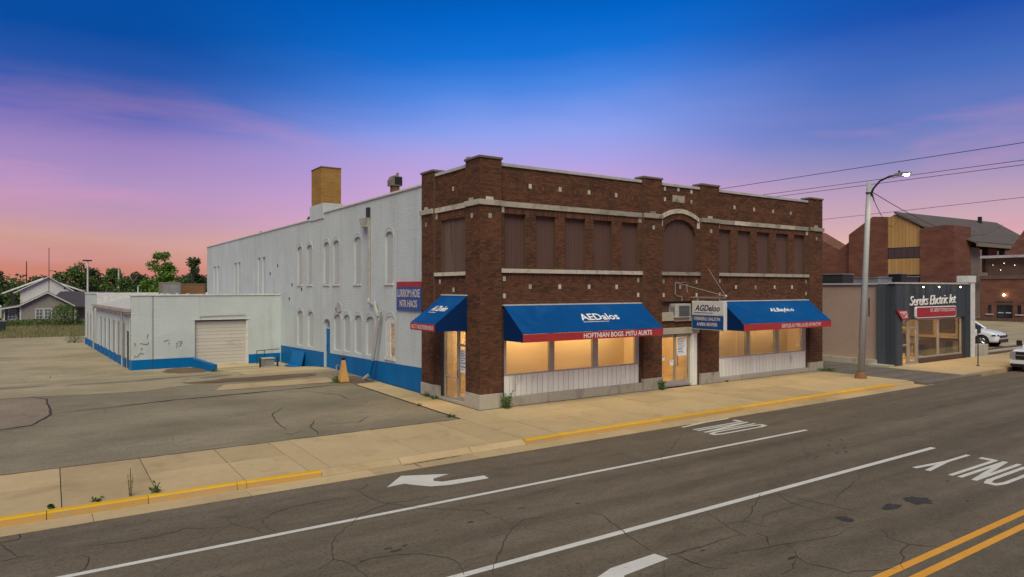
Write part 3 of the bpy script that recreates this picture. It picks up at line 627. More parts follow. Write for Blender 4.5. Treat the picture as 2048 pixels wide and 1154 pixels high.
# south pilasters, west pilasters (solid piers, depth into the building)
for a, b in ((0, .92), (8.1, 9.2), (11.75, 12.95), (20.15, 21.3)): core.box(a + .006, b, .006, .44, -.2, 9.03)
core.box(.006, .44, .44, 1.03, -.2, 9.03); core.box(.006, .44, 3.6, 4.62, -.2, 9.03)
h1 = [(a, b, WZ0, WZ1) for a, b in holes1] + [(1.1, 7.95, -.3, 2.80)]
h3 = [(a, b, WZ0, WZ1) for a, b in holes3] + [(13.05, 19.98, -.3, 2.80)]
hc = [(9.38, 11.5, WZ0, 7.42), (9.33, 11.5, -.3, 2.34), (9.33, 11.5, 3.02, 3.78)]
face(SB, .92, 8.1, h1); face(SB, 9.2, 11.75, hc); face(SB, 12.95, 20.15, h3)
hw = [(1.06, 3.14, 4.98, 7.06), (1.05, 2.78, -.3, 2.84)]
face(WB, 1.03, 3.6, hw)
arch_fill(core, SB, 9.38, 11.5, 6.72, 7.42, .32)
build('wall_core', core, 'mortar', B)

# ---- bricks: laid one by one; the largest-looking ones on the corner pier are single parts, the rest one part
CR, MO, BL = .075, .011, .226
stuff = MB(); singles = []
def lay(fn, kind, u0, u1, z0, z1, holes, seed, solo=None, soldier=()):
    rr = random.Random(seed); row = 0; zc = z0
    def one(a, b, c, d):
        if b - a < .02: return
        n = .002 + rr.random() * .007
        if solo and solo[0] <= c and d <= solo[1]: singles.append((kind, fn, a, b, c, d, n))
        else:
            p = [fn(a, c, n), fn(b, c, n), fn(b, d, n), fn(a, d, n), fn(a, c, -.03), fn(b, c, -.03), fn(b, d, -.03), fn(a, d, -.03)]
            stuff.add(p, [(0, 1, 2, 3), (0, 4, 5, 1), (1, 5, 6, 2), (2, 6, 7, 3), (3, 7, 4, 0)])
    while zc < z1 - .02:
        sol = next((s for s in soldier if abs(s[0] - zc) < CR * .6), None)
        hgt = min((sol[1] - sol[0]) if sol else CR, z1 - zc); zm = zc + hgt / 2
        spans = [(u0, u1)]
        for h in holes:
            r = h(zm)
            if not r: continue
            new = []
            for a, b in spans:
                if r[1] <= a or r[0] >= b: new.append((a, b)); continue
                if r[0] > a: new.append((a, r[0]))
                if r[1] < b: new.append((r[1], b))
            spans = new
        step = .078 if sol else BL; off = (0 if row % 2 else step / 2) if not sol else 0
        for a, b in spans:
            k = math.floor((a - u0 + off) / step); u = u0 - off + k * step
            while u < b - .01:
                one(max(u, a) + (MO / 2 if u > a - .001 or a > u0 else 0), min(u + step, b) - MO / 2, zc + MO / 2, zc + hgt - MO / 2); u += step
        zc += hgt; row += 1
rect = lambda a, b, c, d: (lambda z: (a, b) if c < z < d else None)
def archh(a, b, c, zs, zt):
    def f(z):
        if z < c or z > zt: return None
        if z < zs: return (a, b)
        k = math.sqrt(max(0, 1 - ((z - zs) / (zt - zs)) ** 2)); m, w = (a + b) / 2, (b - a) / 2
        return (m - w * k, m + w * k)
    return f
SOLB = [(4.70, 4.92), (7.13, 7.33), (8.05, 8.25)]
corn = rect(-1, 30, 7.36, 7.55)
lay(SF, 's', -.004, .92, .55, 9.03, [corn], 1, (.78, 2.75), [(.58, .79)])
lay(WF, 'w', .004, 1.03, .55, 9.03, [corn], 2, (.78, 2.75), [(.58, .79)])
lay(SF, 's', 8.1, 9.2, .55, 9.03, [corn], 3); lay(SF, 's', 11.75, 12.95, .55, 9.03, [corn], 4); lay(SF, 's', 20.15, 21.3, .55, 9.03, [corn], 5)
lay(WF, 'w', 3.6, 4.62, .55, 9.03, [corn], 6)
sill = rect(.9, 30, 4.93, 5.08)
lay(SB, 's', .92, 8.1, .36, 8.83, [corn, sill] + [rect(*h) for h in h1], 7, None, SOLB)
lay(SB, 's', 9.2, 11.75, .36, 8.83, [archh(9.2, 11.75, 4.93, 7.36, 7.80), archh(9.38, 11.5, WZ0, 6.72, 7.42)][1:] + [rect(9.2, 11.75, 4.93, 5.08)] + [rect(*h) for h in hc[1:]], 8, None, SOLB[:1])
lay(SB, 's', 12.95, 20.15, .36, 8.83, [corn, sill] + [rect(*h) for h in h3], 9, None, SOLB)
lay(WB, 'w', 1.03, 3.6, .36, 8.83, [corn, rect(1, 4, 4.84, 4.98)] + [rect(*h) for h in hw], 10, None, SOLB)
for q, (a, b, y0, y1) in enumerate([(.92, .92, .0, .12)]): pass
singles.sort(key=lambda s: abs((s[4] + s[5]) / 2 - 1.9))
for i, (kind, fn, a, b, c, d, n) in enumerate(singles):
    if i >= 300:
        p = [fn(a, c, n), fn(b, c, n), fn(b, d, n), fn(a, d, n), fn(a, c, -.03), fn(b, c, -.03), fn(b, d, -.03), fn(a, d, -.03)]
        stuff.add(p, [(0, 1, 2, 3), (0, 4, 5, 1), (1, 5, 6, 2), (2, 6, 7, 3), (3, 7, 4, 0)]); continue
    if kind == 's': piece('brick', a, b, -n, .03, c, d, 'brick_one', B)
    else: piece('brick', -n, .03, a, b, c, d, 'brick_one', B)
tag(build('brickwork', stuff, 'brick', B, fix=False), kind='stuff')
# returns of the pilasters (12 cm) are brick too
for u in (.92, 9.2, 12.95): bx('pier_return', u - .002, u + .004, .004, .118, .55, 8.83, 'mortar', B)
for u in (8.1, 11.75, 20.15): bx('pier_return', u - .004, u + .002, .004, .118, .55, 8.83, 'mortar', B)
bx('pier_return', .004, .118, 1.028, 1.034, .55, 8.83, 'mortar', B); bx('pier_return', .004, .118, 3.596, 3.602, .55, 8.83, 'mortar', B)

# ---- stone: plinths, sills, cornice band, copings, caps, small accent stones
def stone(name, fn, u0, u1, z0, z1, proud, mat='stone', back=.08): return build(name, MB().prism([(u0, z0), (u1, z0), (u1, z1), (u0, z1)], fn, -back, proud), mat, B)
build('plinth', MB().box(-.03, .955, -.03, .3, -.1, .55).box(-.029, .3, .3, 1.06, -.1, .548), 'base', B, bevel=.012)
build('plinth', MB().box(8.07, 9.23, -.025, .3, -.1, .52), 'base', B, bevel=.012); build('plinth', MB().box(11.72, 12.98, -.025, .3, -.1, .50), 'base', B, bevel=.012)
build('plinth', MB().box(20.12, 21.33, -.025, .3, -.1, .48), 'base', B, bevel=.012); build('plinth', MB().box(-.03, .3, 3.15, 4.65, -.1, .50), 'base', B, bevel=.012)
bx('plinth', .96, 8.06, .02, .4, -.1, .36, 'base', B, .012); bx('plinth', 12.99, 20.11, .02, .4, -.1, .22, 'base', B, .012)
def band(fn, u0, u1, z0, z1, proud, n, name='cornice_stone'):
    for i in range(n):
        a, b = u0 + (u1 - u0) * i / n, u0 + (u1 - u0) * (i + 1) / n
        stone(name, fn, a + .003, b - .003, z0, z1, proud)
band(SF, -.07, .93, 7.36, 7.55, .07, 1); band(SB, .935, 8.09, 7.36, 7.55, .06, 6); band(SF, 8.095, 9.215, 7.36, 7.55, .07, 1)
band(SF, 11.735, 12.955, 7.36, 7.55, .07, 1); band(SB, 12.96, 20.14, 7.36, 7.55, .06, 6); band(SF, 20.145, 21.37, 7.36, 7.55, .07, 1)
band(WF, .005, 1.035, 7.36, 7.55, .068, 1); band(WB, 1.04, 3.59, 7.36, 7.55, .06, 3); band(WF, 3.595, 4.70, 7.36, 7.55, .07, 1)
# arched hood over the middle window
mb = MB(); m_, n_ = 10.44, 16
arc = lambda t, hw, zs, ht: (m_ + hw * t, zs + ht * (1 - t * t))
for i in range(n_):
    t0, t1 = -1 + 2 * i / n_, -1 + 2 * (i + 1) / n_
    mb.prism([arc(t0, 1.22, 7.34, .34), arc(t1, 1.22, 7.34, .34), arc(t1, 1.22, 7.53, .34), arc(t0, 1.22, 7.53, .34)], SB, -.05, .07)
build('arch_hood', mb, 'stone', B)
mb = MB()                                                     # soldier bricks under the hood
stone('sill', SB, .93, 8.09, 4.93, 5.08, .09); stone('sill', SB, 9.21, 11.74, 4.93, 5.08, .09); stone('sill', SB, 12.96, 20.14, 4.93, 5.08, .09); stone('sill', WB, 1.04, 3.59, 4.84, 4.98, .09)
for fn, u, zz, w in ([(SB, u, 8.2, .13) for u in (2.28, 3.71, 5.18, 6.64, 14.2, 15.68, 17.18, 18.65)] + [(SB, u, 4.42, .13) for u in (2.28, 3.69, 5.18, 6.67, 14.31, 15.79, 17.3, 18.76)] +
        [(SB, u, q, .12) for u in (1.11, 7.89, 13.12, 19.98) for q in (4.71, 4.08)] + [(SF, .42, 6.98, .14), (SF, 8.69, 6.96, .13), (SF, 12.39, 6.98, .13), (SF, 20.75, 6.98, .12)] +
        [(SB, u, q, .12) for u in (9.5, 11.2) for q in (8.70, 8.24)] + [(SB, 10.35, 8.74, .12)] + [(SB, u, q, .11) for u in (9.42, 11.54) for q in (4.66, 4.06)] + [(SB, 10.46, 4.42, .12)] +
        [(WB, 2.17, 8.18, .13), (WF, .56, 7.0, .13), (WF, 4.22, 6.94, .13), (WB, 3.23, 4.62, .12), (WB, 1.15, 4.62, .12), (WB, 2.13, 4.30, .13)]):
    stone('accent_stone', fn, u - w / 2, u + w / 2, zz - .085, zz + .085, .014)
for fn, u in ((SF, .4), (SF, 8.65), (SF, 12.32), (SF, 20.7), (WF, .62), (WF, 4.2)): stone('accent_stone', fn, u - .16, u + .16, 7.556, 7.66, .014)
for u in (1.02, 8.0, 13.04, 20.06): stone('accent_stone', SB, u - .085, u + .085, 7.14, 7.355, .016)
for u in (9.29, 11.66): stone('accent_stone', SB, u - .085, u + .085, 7.06, 7.335, .016)
stone('accent_stone', WB, 3.45, 3.59, 7.12, 7.355, .016)
# plaque, its inscription worn away
ds = stone('plaque', SB, 9.98, 10.74, 8.16, 8.46, .02)
build('panel', MB().prism([(10.04, 8.21), (10.68, 8.21), (10.68, 8.41), (10.04, 8.41)], SB, .018, .026), 'stone', ds)
# copings
for a, b in ((.95, 8.07), (9.23, 11.72), (12.98, 20.12)): bx('coping', a, b, .06, .50, 8.832, 8.95, 'coping', B, .01)
bx('coping', .06, .5, 1.06, 3.57, 8.832, 8.95, 'coping', B, .01)
for a, b in ((-.05, .96), (8.06, 9.24), (11.71, 12.99), (20.11, 21.35)): bx('pier_cap', a, b, -.05, .52, 9.032, 9.12, 'stone_dark', B, .015)
bx('pier_cap', -.05, .52, .522, 1.08, 9.032, 9.119, 'stone_dark', B, .015); bx('pier_cap', -.05, .52, 3.55, 4.67, 9.032, 9.12, 'stone_dark', B, .015)

# ---- boarded windows: backing sheet, planks proud of it
def boarded(fn, u0, u1, z0, z1, setback, n, mat, zs=None):
    """planks of a boarded opening (zs: springing of an arched head)"""
    p = build('boarded_window', MB().prism([(u0, z0), (u1, z0), (u1, z1), (u0, z1)], fn, -setback - .10, -setback - .03), 'gap', B)
    for i in range(n):
        a, b = u0 + (u1 - u0) * i / n, u0 + (u1 - u0) * (i + 1) / n
        top = z1
        a2, b2 = a + .0035, b - .0035
        o = bpy.data.objects.new('plank', unit_box(mat)); COL.objects.link(o); o.parent = p
        q0, q1 = fn(a2, z0 + .002, -setback), fn(b2, top, -setback - .03)
        lo = [min(s, t) for s, t in zip(q0, q1)]; hi = [max(s, t) for s, t in zip(q0, q1)]
        o.location = [(s + t) / 2 for s, t in zip(lo, hi)]; o.scale = [t - s for s, t in zip(lo, hi)]
for a, b in holes1: boarded(SB, a, b, WZ0, WZ1, .15, 7, 'board')
for a, b in holes3: boarded(SB, a, b, WZ0, WZ1, .15, 7, 'board')
boarded(SB, 9.38, 11.5, WZ0, 7.42, .15, 13, 'board')
boarded(WB, 1.06, 3.14, 4.98, 7.06, .08, 9, 'board_old')

# ---- shopfronts
def shopfront(x0, x1, mull, kick, sillz, top, nb, Y=.16):
    f = MB()
    for a, b in mull: f.box(a, b, Y - .04, Y + .09, sillz, top)
    f.box(x0, x1, Y - .05, Y + .08, sillz - .001, sillz + .05); f.box(x0, x1, Y - .038, Y + .088, top - .08, top - .002)
    w = build('shop_window', f, 'alu', B)
    for (a, b), (c, d) in zip(mull, mull[1:]): build('pane', MB().box(b - .005, c + .005, Y + .02, Y + .03, sillz + .05, top - .08), 'glass', w)
    k = bx('stall_riser', x0, x1, Y, Y + .1, kick, sillz - .002, 'gap', B)
    for i in range(nb):
        a, b = x0 + (x1 - x0) * i / nb, x0 + (x1 - x0) * (i + 1) / nb
        piece('panel', a + .011, b - .011, Y - .03, Y + .002, kick + .003, sillz - .004, 'white_panel', k)
    return w
shopfront(1.11, 7.94, [(1.11, 1.21), (3.2, 3.44), (5.39, 5.66), (7.74, 7.94)], .362, 1.15, 2.80, 27)
shopfront(13.06, 19.97, [(13.06, 13.12), (15.1, 15.36), (17.38, 17.67), (19.63, 19.97)], .224, 1.10, 2.80, 27)
# street door, pair of leaves in an aluminium frame
dr = build('entrance_door', MB().box(9.34, 9.42, .2, .3, .12, 2.33).box(10.22, 10.30, .2, .3, .12, 2.33).box(11.10, 11.2, .2, .3, .12, 2.33).box(9.42, 11.10, .2, .3, 2.2, 2.33).box(9.42, 10.22, .21, .29, .12, .28).box(10.30, 11.10, .21, .29, .12, .28).box(9.34, 11.2, .16, .34, .02, .118), 'alu', B)
build('pane', MB().box(9.42, 10.22, .245, .255, .28, 2.2), 'glass', dr); build('pane', MB().box(10.30, 11.10, .245, .255, .28, 2.2), 'glass', dr)
build('pull_handle', MB().tube([(10.33, .2, .95), (10.33, .13, .97), (10.33, .13, 1.33), (10.33, .2, 1.35)], .016), 'dark_metal', dr); bx('lock', 10.31, 10.36, .17, .2, 1.38, 1.46, 'alu', dr)
def notice(parent, org, U, w, h, rows, seed):
    rr = random.Random(seed); U = Vector(U); V = Vector((0, 0, 1)); Nn = U.cross(V); o = Vector(org)
    q = MB().quad(o, o + U * w, o + U * w + V * h, o + V * h); p = build('notice_sheet', q, 'paper', parent, fix=False)
    mb = MB(); v = h * .92
    for i in range(rows):
        hh = h * rr.choice([.02, .03, .05]); L = w * rr.uniform(.5, .86); a = o + U * (w * .07) + V * (v - hh) + Nn * .002
        mb.quad(a, a + U * L, a + U * L + V * hh, a + V * hh); v -= hh + h * rr.uniform(.03, .07)
        if v < h * .12: break
    build('print', mb, 'print', p, fix=False)
notice(dr, (10.42, .240, 1.35), (1, 0, 0), .60, .82, 12, 1); notice(dr, (9.95, .240, .95), (1, 0, 0), .22, .24, 4, 2); notice(dr, (9.46, .240, 1.2), (1, 0, 0), .16, .16, 3, 3)
bx('door_jamb', 11.2, 11.5, .05, .34, .0, 2.34, 'white_panel', B)
bx('lintel', 9.215, 11.62, .02, .3, 2.345, 2.62, 'base', B, .01); bx('lintel', 9.215, 10.05, .04, .30, 2.93, 3.30, 'base', B, .01); bx('lintel', 10.06, 11.74, .03, .30, 2.90, 3.06, 'base', B, .01)
bx('transom_board', 9.33, 11.5, .30, .36, 3.02, 3.78, 'board', B)
# side door to the west: sidelight, door leaf, transom
wd = build('side_entrance', MB().box(.05, .15, 1.06, 1.12, .12, 2.82).box(.05, .15, 1.66, 1.76, .12, 2.82).box(.05, .15, 2.70, 2.78, .12, 2.82).box(.05, .15, 1.06, 2.78, 2.74, 2.83).box(.055, .145, 1.12, 1.66, 2.18, 2.27).box(.055, .145, 1.12, 1.66, .12, .30).box(.055, .145, 1.76, 2.70, .12, .2).box(.055, .14, 1.76, 2.70, .93, .96), 'alu', B)
build('pane', MB().box(.095, .105, 1.12, 1.66, .30, 2.18), 'glass', wd); build('pane', MB().box(.095, .105, 1.12, 1.66, 2.27, 2.74), 'glass', wd); build('pane', MB().box(.095, .105, 1.76, 2.70, .2, 2.74), 'glass', wd)
build('pull_handle', MB().tube([(.05, 1.62, 1.0), (.0, 1.62, 1.02), (.0, 1.62, 1.25), (.05, 1.62, 1.27)], .014), 'dark_metal', wd)
notice(wd, (.090, 1.58, 1.2), (0, -1, 0), .46, .86, 14, 4)
bx('threshold', .0, .35, 1.03, 3.14, -.1, .118, 'base', B)
bx('jamb', .10, .34, 2.785, 3.14, .12, 2.84, 'dark_metal', B)

# ---- the lit ground floor behind the glass
bx('interior_wall', .155, .46, 2.745, 2.783, .12, 2.84, 'interior', B)
bx('interior_floor', .45, 20.9, .5, 10.0, .02, .10, 'interior_floor', B)
bx('interior_ceiling', .45, 20.9, .46, 10.0, 2.98, 3.06, 'interior', B)
build('interior_wall', MB().box(.46, 3.9, 3.3, 3.4, .1, 2.98).box(1.5, 8.6, 1.75, 1.85, .1, 2.98).box(12.4, 20.9, 1.75, 1.85, .1, 2.98).box(8.7, 12.3, 3.3, 3.4, .1, 2.98).box(3.9, 4.0, 1.85, 3.4, .1, 2.98).box(20.8, 20.9, .5, 3.3, .1, 2.98).box(8.6, 8.7, 1.0, 3.3, .1, 2.98).box(12.3, 12.4, 1.0, 3.3, .1, 2.98).box(6.0, 6.1, 3.4, 9.9, .1, 2.98).box(.46, 6.0, 9.9, 10, .1, 2.98), 'interior', B)
sh = MB()
for xx in (4.3, 16.2): sh.box(xx, xx + .09, 1.5, 1.6, .1, 2.97)
build('interior_post', sh, 'interior', B)
build('counter', MB().box(2.6, 3.2, 2.0, 3.6, .1, 1.05), 'interior_floor', B)
def area(name, loc, sx, sy, power, col=(1, .64, .31), rot=(0, 0, 0)):
    l = bpy.data.lights.new(name, 'AREA'); l.shape = 'RECTANGLE'; l.size = sx; l.size_y = sy; l.energy = power; l.color = col
    o = bpy.data.objects.new(name, l); COL.objects.link(o); o.location = loc; o.rotation_euler = rot; o.parent = B; return o
for i, (x, y, sx, sy, p) in enumerate([(2.6, 2.6, 2.0, 1.0, 75), (2.8, 1.05, 2.6, .9, 54), (6.2, 1.05, 3.6, .9, 68), (10.4, 1.9, 2.4, 1.4, 66), (14.6, 1.05, 3, .9, 64), (18.4, 1.05, 3, .9, 64), (3.0, 7.2, 2.5, 2, 150), (1.0, 2.1, .7, 1.6, 34)]):
    area('ceiling_light', (x, y, 2.95), sx, sy, p)

# ---- white painted side and the block behind
ww = MB(); WW = west(.06)
up_arch = [(7.62, 8.45), (11.45, 12.33), (14.5, 15.44), (16.08, 17.0), (19.05, 20.0), (20.98, 21.9)]
up_rect = [(29.56, 30.4, 6.62), (30.97, 31.7, 6.62), (37.35, 38.25, 6.5), (38.61, 39.6, 6.5), (45.69, 46.59, 6.4), (47.28, 48.3, 6.4)]
lo_arch = [(9.74, 10.74, 1.14, 3.0), (11.32, 12.26, 1.12, 3.02), (12.89, 13.83, 1.08, 3.0), (14.28, 15.3, 1.04, 2.96), (18.77, 19.85, .92, 3.0), (20.78, 21.9, .86, 3.0)]
lit = (7.41, 8.4, 1.2, 3.1); door = (15.92, 16.92, -.3, 2.66)
hs = [(a, b, 4.6, 6.95) for a, b in up_arch] + [(a, b, 3.9, t) for a, b, t in up_rect] + lo_arch + [lit, door]
wall(ww, WW, 4.63, 17.43, -.9, 8.58, .34, hs); wall(ww, WW, 17.43, 51.5, -.9, 8.36, .34, hs)
for a, b in up_arch: arch_fill(ww, WW, a, b, 6.72, 6.951, .34)
for a, b, c, d in lo_arch + [lit, door]: arch_fill(ww, WW, a, b, d - .28, d + .001, .34)
build('white_side_wall', ww, 'white_wall', B)
def infill(a, b, c, d, sill=True):
    o = build('bricked_window', MB().prism([(a - .002, c), (b + .002, c), (b + .002, d), (a - .002, d)], WW, -.24, -.095), 'white_infill', B)
    if sill: build('sill', MB().prism([(a - .08, c - .10), (b + .08, c - .10), (b + .08, c), (a - .08, c)], WW, -.2, .05), 'white_paint', o)
for a, b in up_arch: infill(a, b, 4.6, 6.95)
for a, b, t in up_rect: infill(a, b, 3.95, t, False)
for a, b, c, d in lo_arch: infill(a, b, c, d, False)
# raised hood moulds over the arches
mb = MB()
def hood(mb, u0, u1, zs, ht, w=.07):
    n = 10; m, hw = (u0 + u1) / 2, (u1 - u0) / 2
    P = lambda t, e: (m + (hw + e) * t, zs + (ht + e) * math.sqrt(max(0, 1 - t * t)) )
    for i in range(n):
        t0, t1 = -1 + 2 * i / n, -1 + 2 * (i + 1) / n
        mb.prism([P(t0, .10), P(t1, .10), P(t1, .10 + w), P(t0, .10 + w)], WW, -.02, .012)
for a, b, q in [(a, b, 6.66) for a, b in up_arch] + [(a, b, d - .30) for a, b, c, d in lo_arch + [lit]]:
    mb = MB(); hood(mb, a, b, q, .35); build('hood_mould', mb, 'white_wall', B)
# lit window in the white wall
lw = build('side_window', MB().box(.09, .15, 7.41, 7.46, 1.2, 2.9).box(.09, .15, 8.34, 8.4, 1.2, 2.9).box(.09, .15, 7.46, 8.34, 1.2, 1.25).box(.09, .15, 7.46, 8.34, 2.78, 2.9).box(.09, .145, 7.46, 8.34, 2.0, 2.03).box(.09, .2, 7.41, 8.4, 2.9, 3.1).box(.08, .16, 7.92, 8.34, 1.25, 2.78), 'white_paint', B)
build('pane', MB().box(.115, .125, 7.46, 7.92, 1.25, 2.78), 'glass', lw)
bx('sill', -.0, .2, 7.33, 8.48, 1.10, 1.2, 'white_paint', lw)
# blue side door
bd = build('side_door', MB().box(.2, .26, 15.92, 16.92, -.2, 2.1), 'blue_paint', B); bx('transom', .2, .27, 15.92, 16.92, 2.102, 2.66, 'white_infill', bd); bx('pane', .19, .2, 16.15, 16.7, 2.2, 2.5, 'house_glass', bd)
build('handle', MB().ball((.16, 16.05, 1.0), .04, 5), 'dark_metal', bd)
# blue dado, stepping with the ground
dado = lambda y: 1.06 + (.58 - 1.06) * (y - 4.63) / (25.1 - 4.63)
for a, b in ((4.64, 15.90), (16.94, 25.55)): build('painted_dado', MB().prism([(a, -.7), (b, -.7), (b, dado(b)), (a, dado(a))], WW, -.02, .006), 'blue_paint', B)
# parapet edge, chimney, other walls and roofs
mb = MB().box(.0, .5, 4.70, 16.88, 8.582, 8.68).box(.0, .5, 19.35, 51.6, 8.362, 8.46); build('parapet_edge', mb, 'white_paint', B, bevel=.02)
ch = build('chimney', MB().box(.08, 1.26, 17.5, 19.2, 9.17, 11.26), 'yellow_brick', B)
build('chimney_base', MB().box(.0, 1.34, 16.9, 19.32, 8.3, 9.165), 'white_wall', ch, bevel=.02); bx('chimney_cap', 0.05, 1.29, 17.47, 19.23, 11.262, 11.33, 'stone_dark', ch, .02)
build('rear_wall', MB().box(20.98, 21.3, .45, 51.5, -.9, 8.8).box(.4, 20.98, 51.18, 51.5, -.9, 8.36), 'white_wall', B)
build('roof', MB().box(.4, 20.98, .45, 18, 8.2, 8.3).box(.4, 20.98, 18, 51.18, 8.0, 8.1).box(.4, 20.98, 10.05, 51.1, 3.3, 3.4), 'roof_grey', B)
mb = MB()                                                       # iron ties and brackets let into the wall
for y, zz in ((28.2, 5.4), (26.3, 5.9), (23.6, 3.7), (21.0, 4.3), (14.9, 3.25), (23.0, 4.6)): bx('wall_tie', .02, .06, y - .05, y + .05, zz - .09, zz + .09, 'dark_metal', B)
for k in range(5): mb.ball((.0, 16.25 - .04 * k + .03 * (k % 2), .95 + .09 * k), .035, 4)
build('wall_bracket', mb, 'dark_metal', B)
mb = MB()                                                       # small plaster shield between the ground floor arches
mb.prism([(14.1, 3.16), (14.45, 3.05), (14.8, 3.16), (14.75, 3.5), (14.45, 3.66), (14.15, 3.5)], WW, -.01, .05); build('wall_shield', mb, 'spout', B)
# ================================================================ THINGS ON THE CORNER BUILDING
def awning(label, fn, u0, u1, zt, zb, vh, proj, title, sub, tbox, sbox, uflip=1, shear=0.0, tb=.0, faded=False, under=None):
    """sloped fabric awning: canopy sheet, two cheeks, red valance, lettering. fn(u, v, n): n = out of the wall"""
    T = thing('awning', label, 'awning', fn((u0 + u1) / 2, zb, 0))
    th = .02
    mb = MB()
    nseg = 10
    for i in range(nseg):                                     # the fabric sags a touch between its bows
        a, b = u0 + (u1 - u0) * i / nseg, u0 + (u1 - u0) * (i + 1) / nseg
        for j in range(4):
            p, q = j / 4, (j + 1) / 4
            P = lambda u, t: fn(u, zt + (zb + vh - zt) * t - .018 * math.sin(math.pi * t) * (1 + .4 * math.sin(u * 5.1)), .02 + (proj - .02) * t)
            mb.quad(P(a, p), P(b, p), P(b, q), P(a, q))
    cv = build('canopy', mb, 'awning_blue', T, fix=False)
    sol = cv.modifiers.new('thick', 'SOLIDIFY'); sol.thickness = .012; sol.offset = -1
    bm = bmesh.new(); bm.from_mesh(cv.data); bmesh.ops.remove_doubles(bm, verts=bm.verts, dist=1e-4); bm.to_mesh(cv.data); bm.free()
    for u, s in ((u0, 1), (u1, -1)):
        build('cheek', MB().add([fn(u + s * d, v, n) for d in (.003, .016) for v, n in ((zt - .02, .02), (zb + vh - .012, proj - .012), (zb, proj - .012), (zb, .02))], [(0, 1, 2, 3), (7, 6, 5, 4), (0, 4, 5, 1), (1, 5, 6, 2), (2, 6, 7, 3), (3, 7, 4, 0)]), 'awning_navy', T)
    va = build('valance', MB().prism([(u0, zb), (u1, zb), (u1, zb + vh - .004), (u0, zb + vh - .004)], fn, proj - .004, proj + .010), 'awning_red', T)
    build('top_rail', MB().prism([(u0, zt), (u1, zt), (u1, zt + .04), (u0, zt + .04)], fn, -.12, .06), 'sign_white', T)
    build('frame', MB().tube([fn(u0 + .03, zb + .04, .05), fn(u0 + .03, zb + .04, proj - .03), fn(u1 - .03, zb + .04, proj - .03), fn(u1 - .03, zb + .04, .05)], .015, 6), 'alu', T)
    # slope directions
    a = Vector(fn(0, zt, .02)); b = Vector(fn(0, zb + vh, proj)); V = (a - b).normalized()
    U = (Vector(fn(1, 0, 0)) - Vector(fn(0, 0, 0))) * uflip
    Nn = U.cross(V)
    tu, tt, tw, thh = tbox
    org = b + V * tt + (Vector(fn(tu, 0, 0)) - Vector(fn(0, 0, 0))) + Nn * .006
    lt = lettering('lettering', title, org, U, V, tw, thh, 'letter_white', cv, shear=shear, bold=tb, depth=.006)
    if under:
        o2 = org - V * .10; mb = MB(); e = U * under; h = V * .035
        mb.quad(o2, o2 + e, o2 + e + h, o2 + h); build('underline', mb, 'letter_pale', cv, fix=False)
    su, sz, sw, shh = sbox
    lettering('lettering', sub, fn(su, sz, proj + .011), U, (0, 0, 1), sw, shh, 'letter_pale' if faded else 'letter_white', va, bold=.012, depth=.004)
    return T
awning('wide blue awning lettered AEDalos with red valance over the shop window beside the corner pier', SF, 1.0, 7.95, 3.72, 2.45, .29, 1.25, 'AEDalos', 'HOFTNIAN BOGS .MITU AURTS', (4.10, .62, 1.95, .38), (3.75, 2.50, 3.55, .19), tb=.016, under=1.3)
awning('wide blue awning with garbled italic lettering and red valance beyond the hanging sign', SF, 13.1, 20.0, 3.74, 2.43, .31, 1.25, 'ALBayle.o', 'BRPLBLAI MIRLAUEI KWHTW', (15.95, .70, 1.9, .34), (15.9, 2.49, 3.2, .19), shear=.2, tb=.016, faded=True)
awning('narrow blue awning with faded red valance over the glazed door round the corner', WF, .88, 2.85, 4.08, 2.80, .27, 1.35, 'AI Zlrelen', 'NGTT AOLITERSNI RUII', (2.35, .72, 1.15, .30), (2.74, 2.85, 1.75, .16), uflip=-1, shear=.3, tb=.016, faded=True, under=.55)

# hanging sign, square to the street front
HS = thing('hanging_sign', 'white and blue two part sign lettered AGDeloo hanging square to the brick front', 'sign', (11.1, -.9, 2.56))
X0 = 11.06
bx('cabinet', X0, X0 + .20, -1.80, -.02, 2.54, 3.80, 'sign_white', HS, .02)
up_ = build('sign_panel', MB().box(X0 - .008, X0 + .002, -1.76, -.06, 3.20, 3.76), 'sign_white', HS)
lo_ = build('sign_panel', MB().box(X0 - .008, X0 + .002, -1.76, -.06, 2.58, 3.17), 'sign_blue', HS)
lettering('lettering', 'AGDeloo', (X0 - .009, -.22, 3.36), (0, -1, 0), (0, 0, 1), 1.36, .27, 'letter_navy', up_, shear=.28, bold=.02, depth=.004)
build('underline', MB().box(X0 - .013, X0 - .0085, -1.2, -.16, 3.27, 3.295), 'letter_navy', up_)
lettering('lettering', 'FEISRERLI SALION', (X0 - .009, -.17, 2.95), (0, -1, 0), (0, 0, 1), 1.42, .15, 'letter_pale', lo_, bold=.02, depth=.004)
lettering('lettering', 'AABRR BRIVEIIB', (X0 - .009, -.32, 2.71), (0, -1, 0), (0, 0, 1), 1.12, .15, 'letter_pale', lo_, bold=.02, depth=.004)
build('bracket_arm', MB().box(X0 + .07, X0 + .13, -1.80, .14, 3.93, 3.99).box(X0 + .08, X0 + .12, -.3, -.26, 3.79, 3.935).box(X0 + .08, X0 + .12, -1.5, -1.46, 3.79, 3.935), 'alu', HS)
build('knob', MB().ball((X0 + .1, -1.82, 4.03), .05, 5), 'sign_white', HS)
build('stay_wire', MB().tube([(X0 + .1, -1.8, 4.02), (X0 - .9, .11, 4.62)], .010, 5), 'spout', HS); build('stay_wire', MB().tube([(X0 + .1, -1.8, 4.02), (12.2, -.005, 5.25)], .010, 5), 'spout', HS)
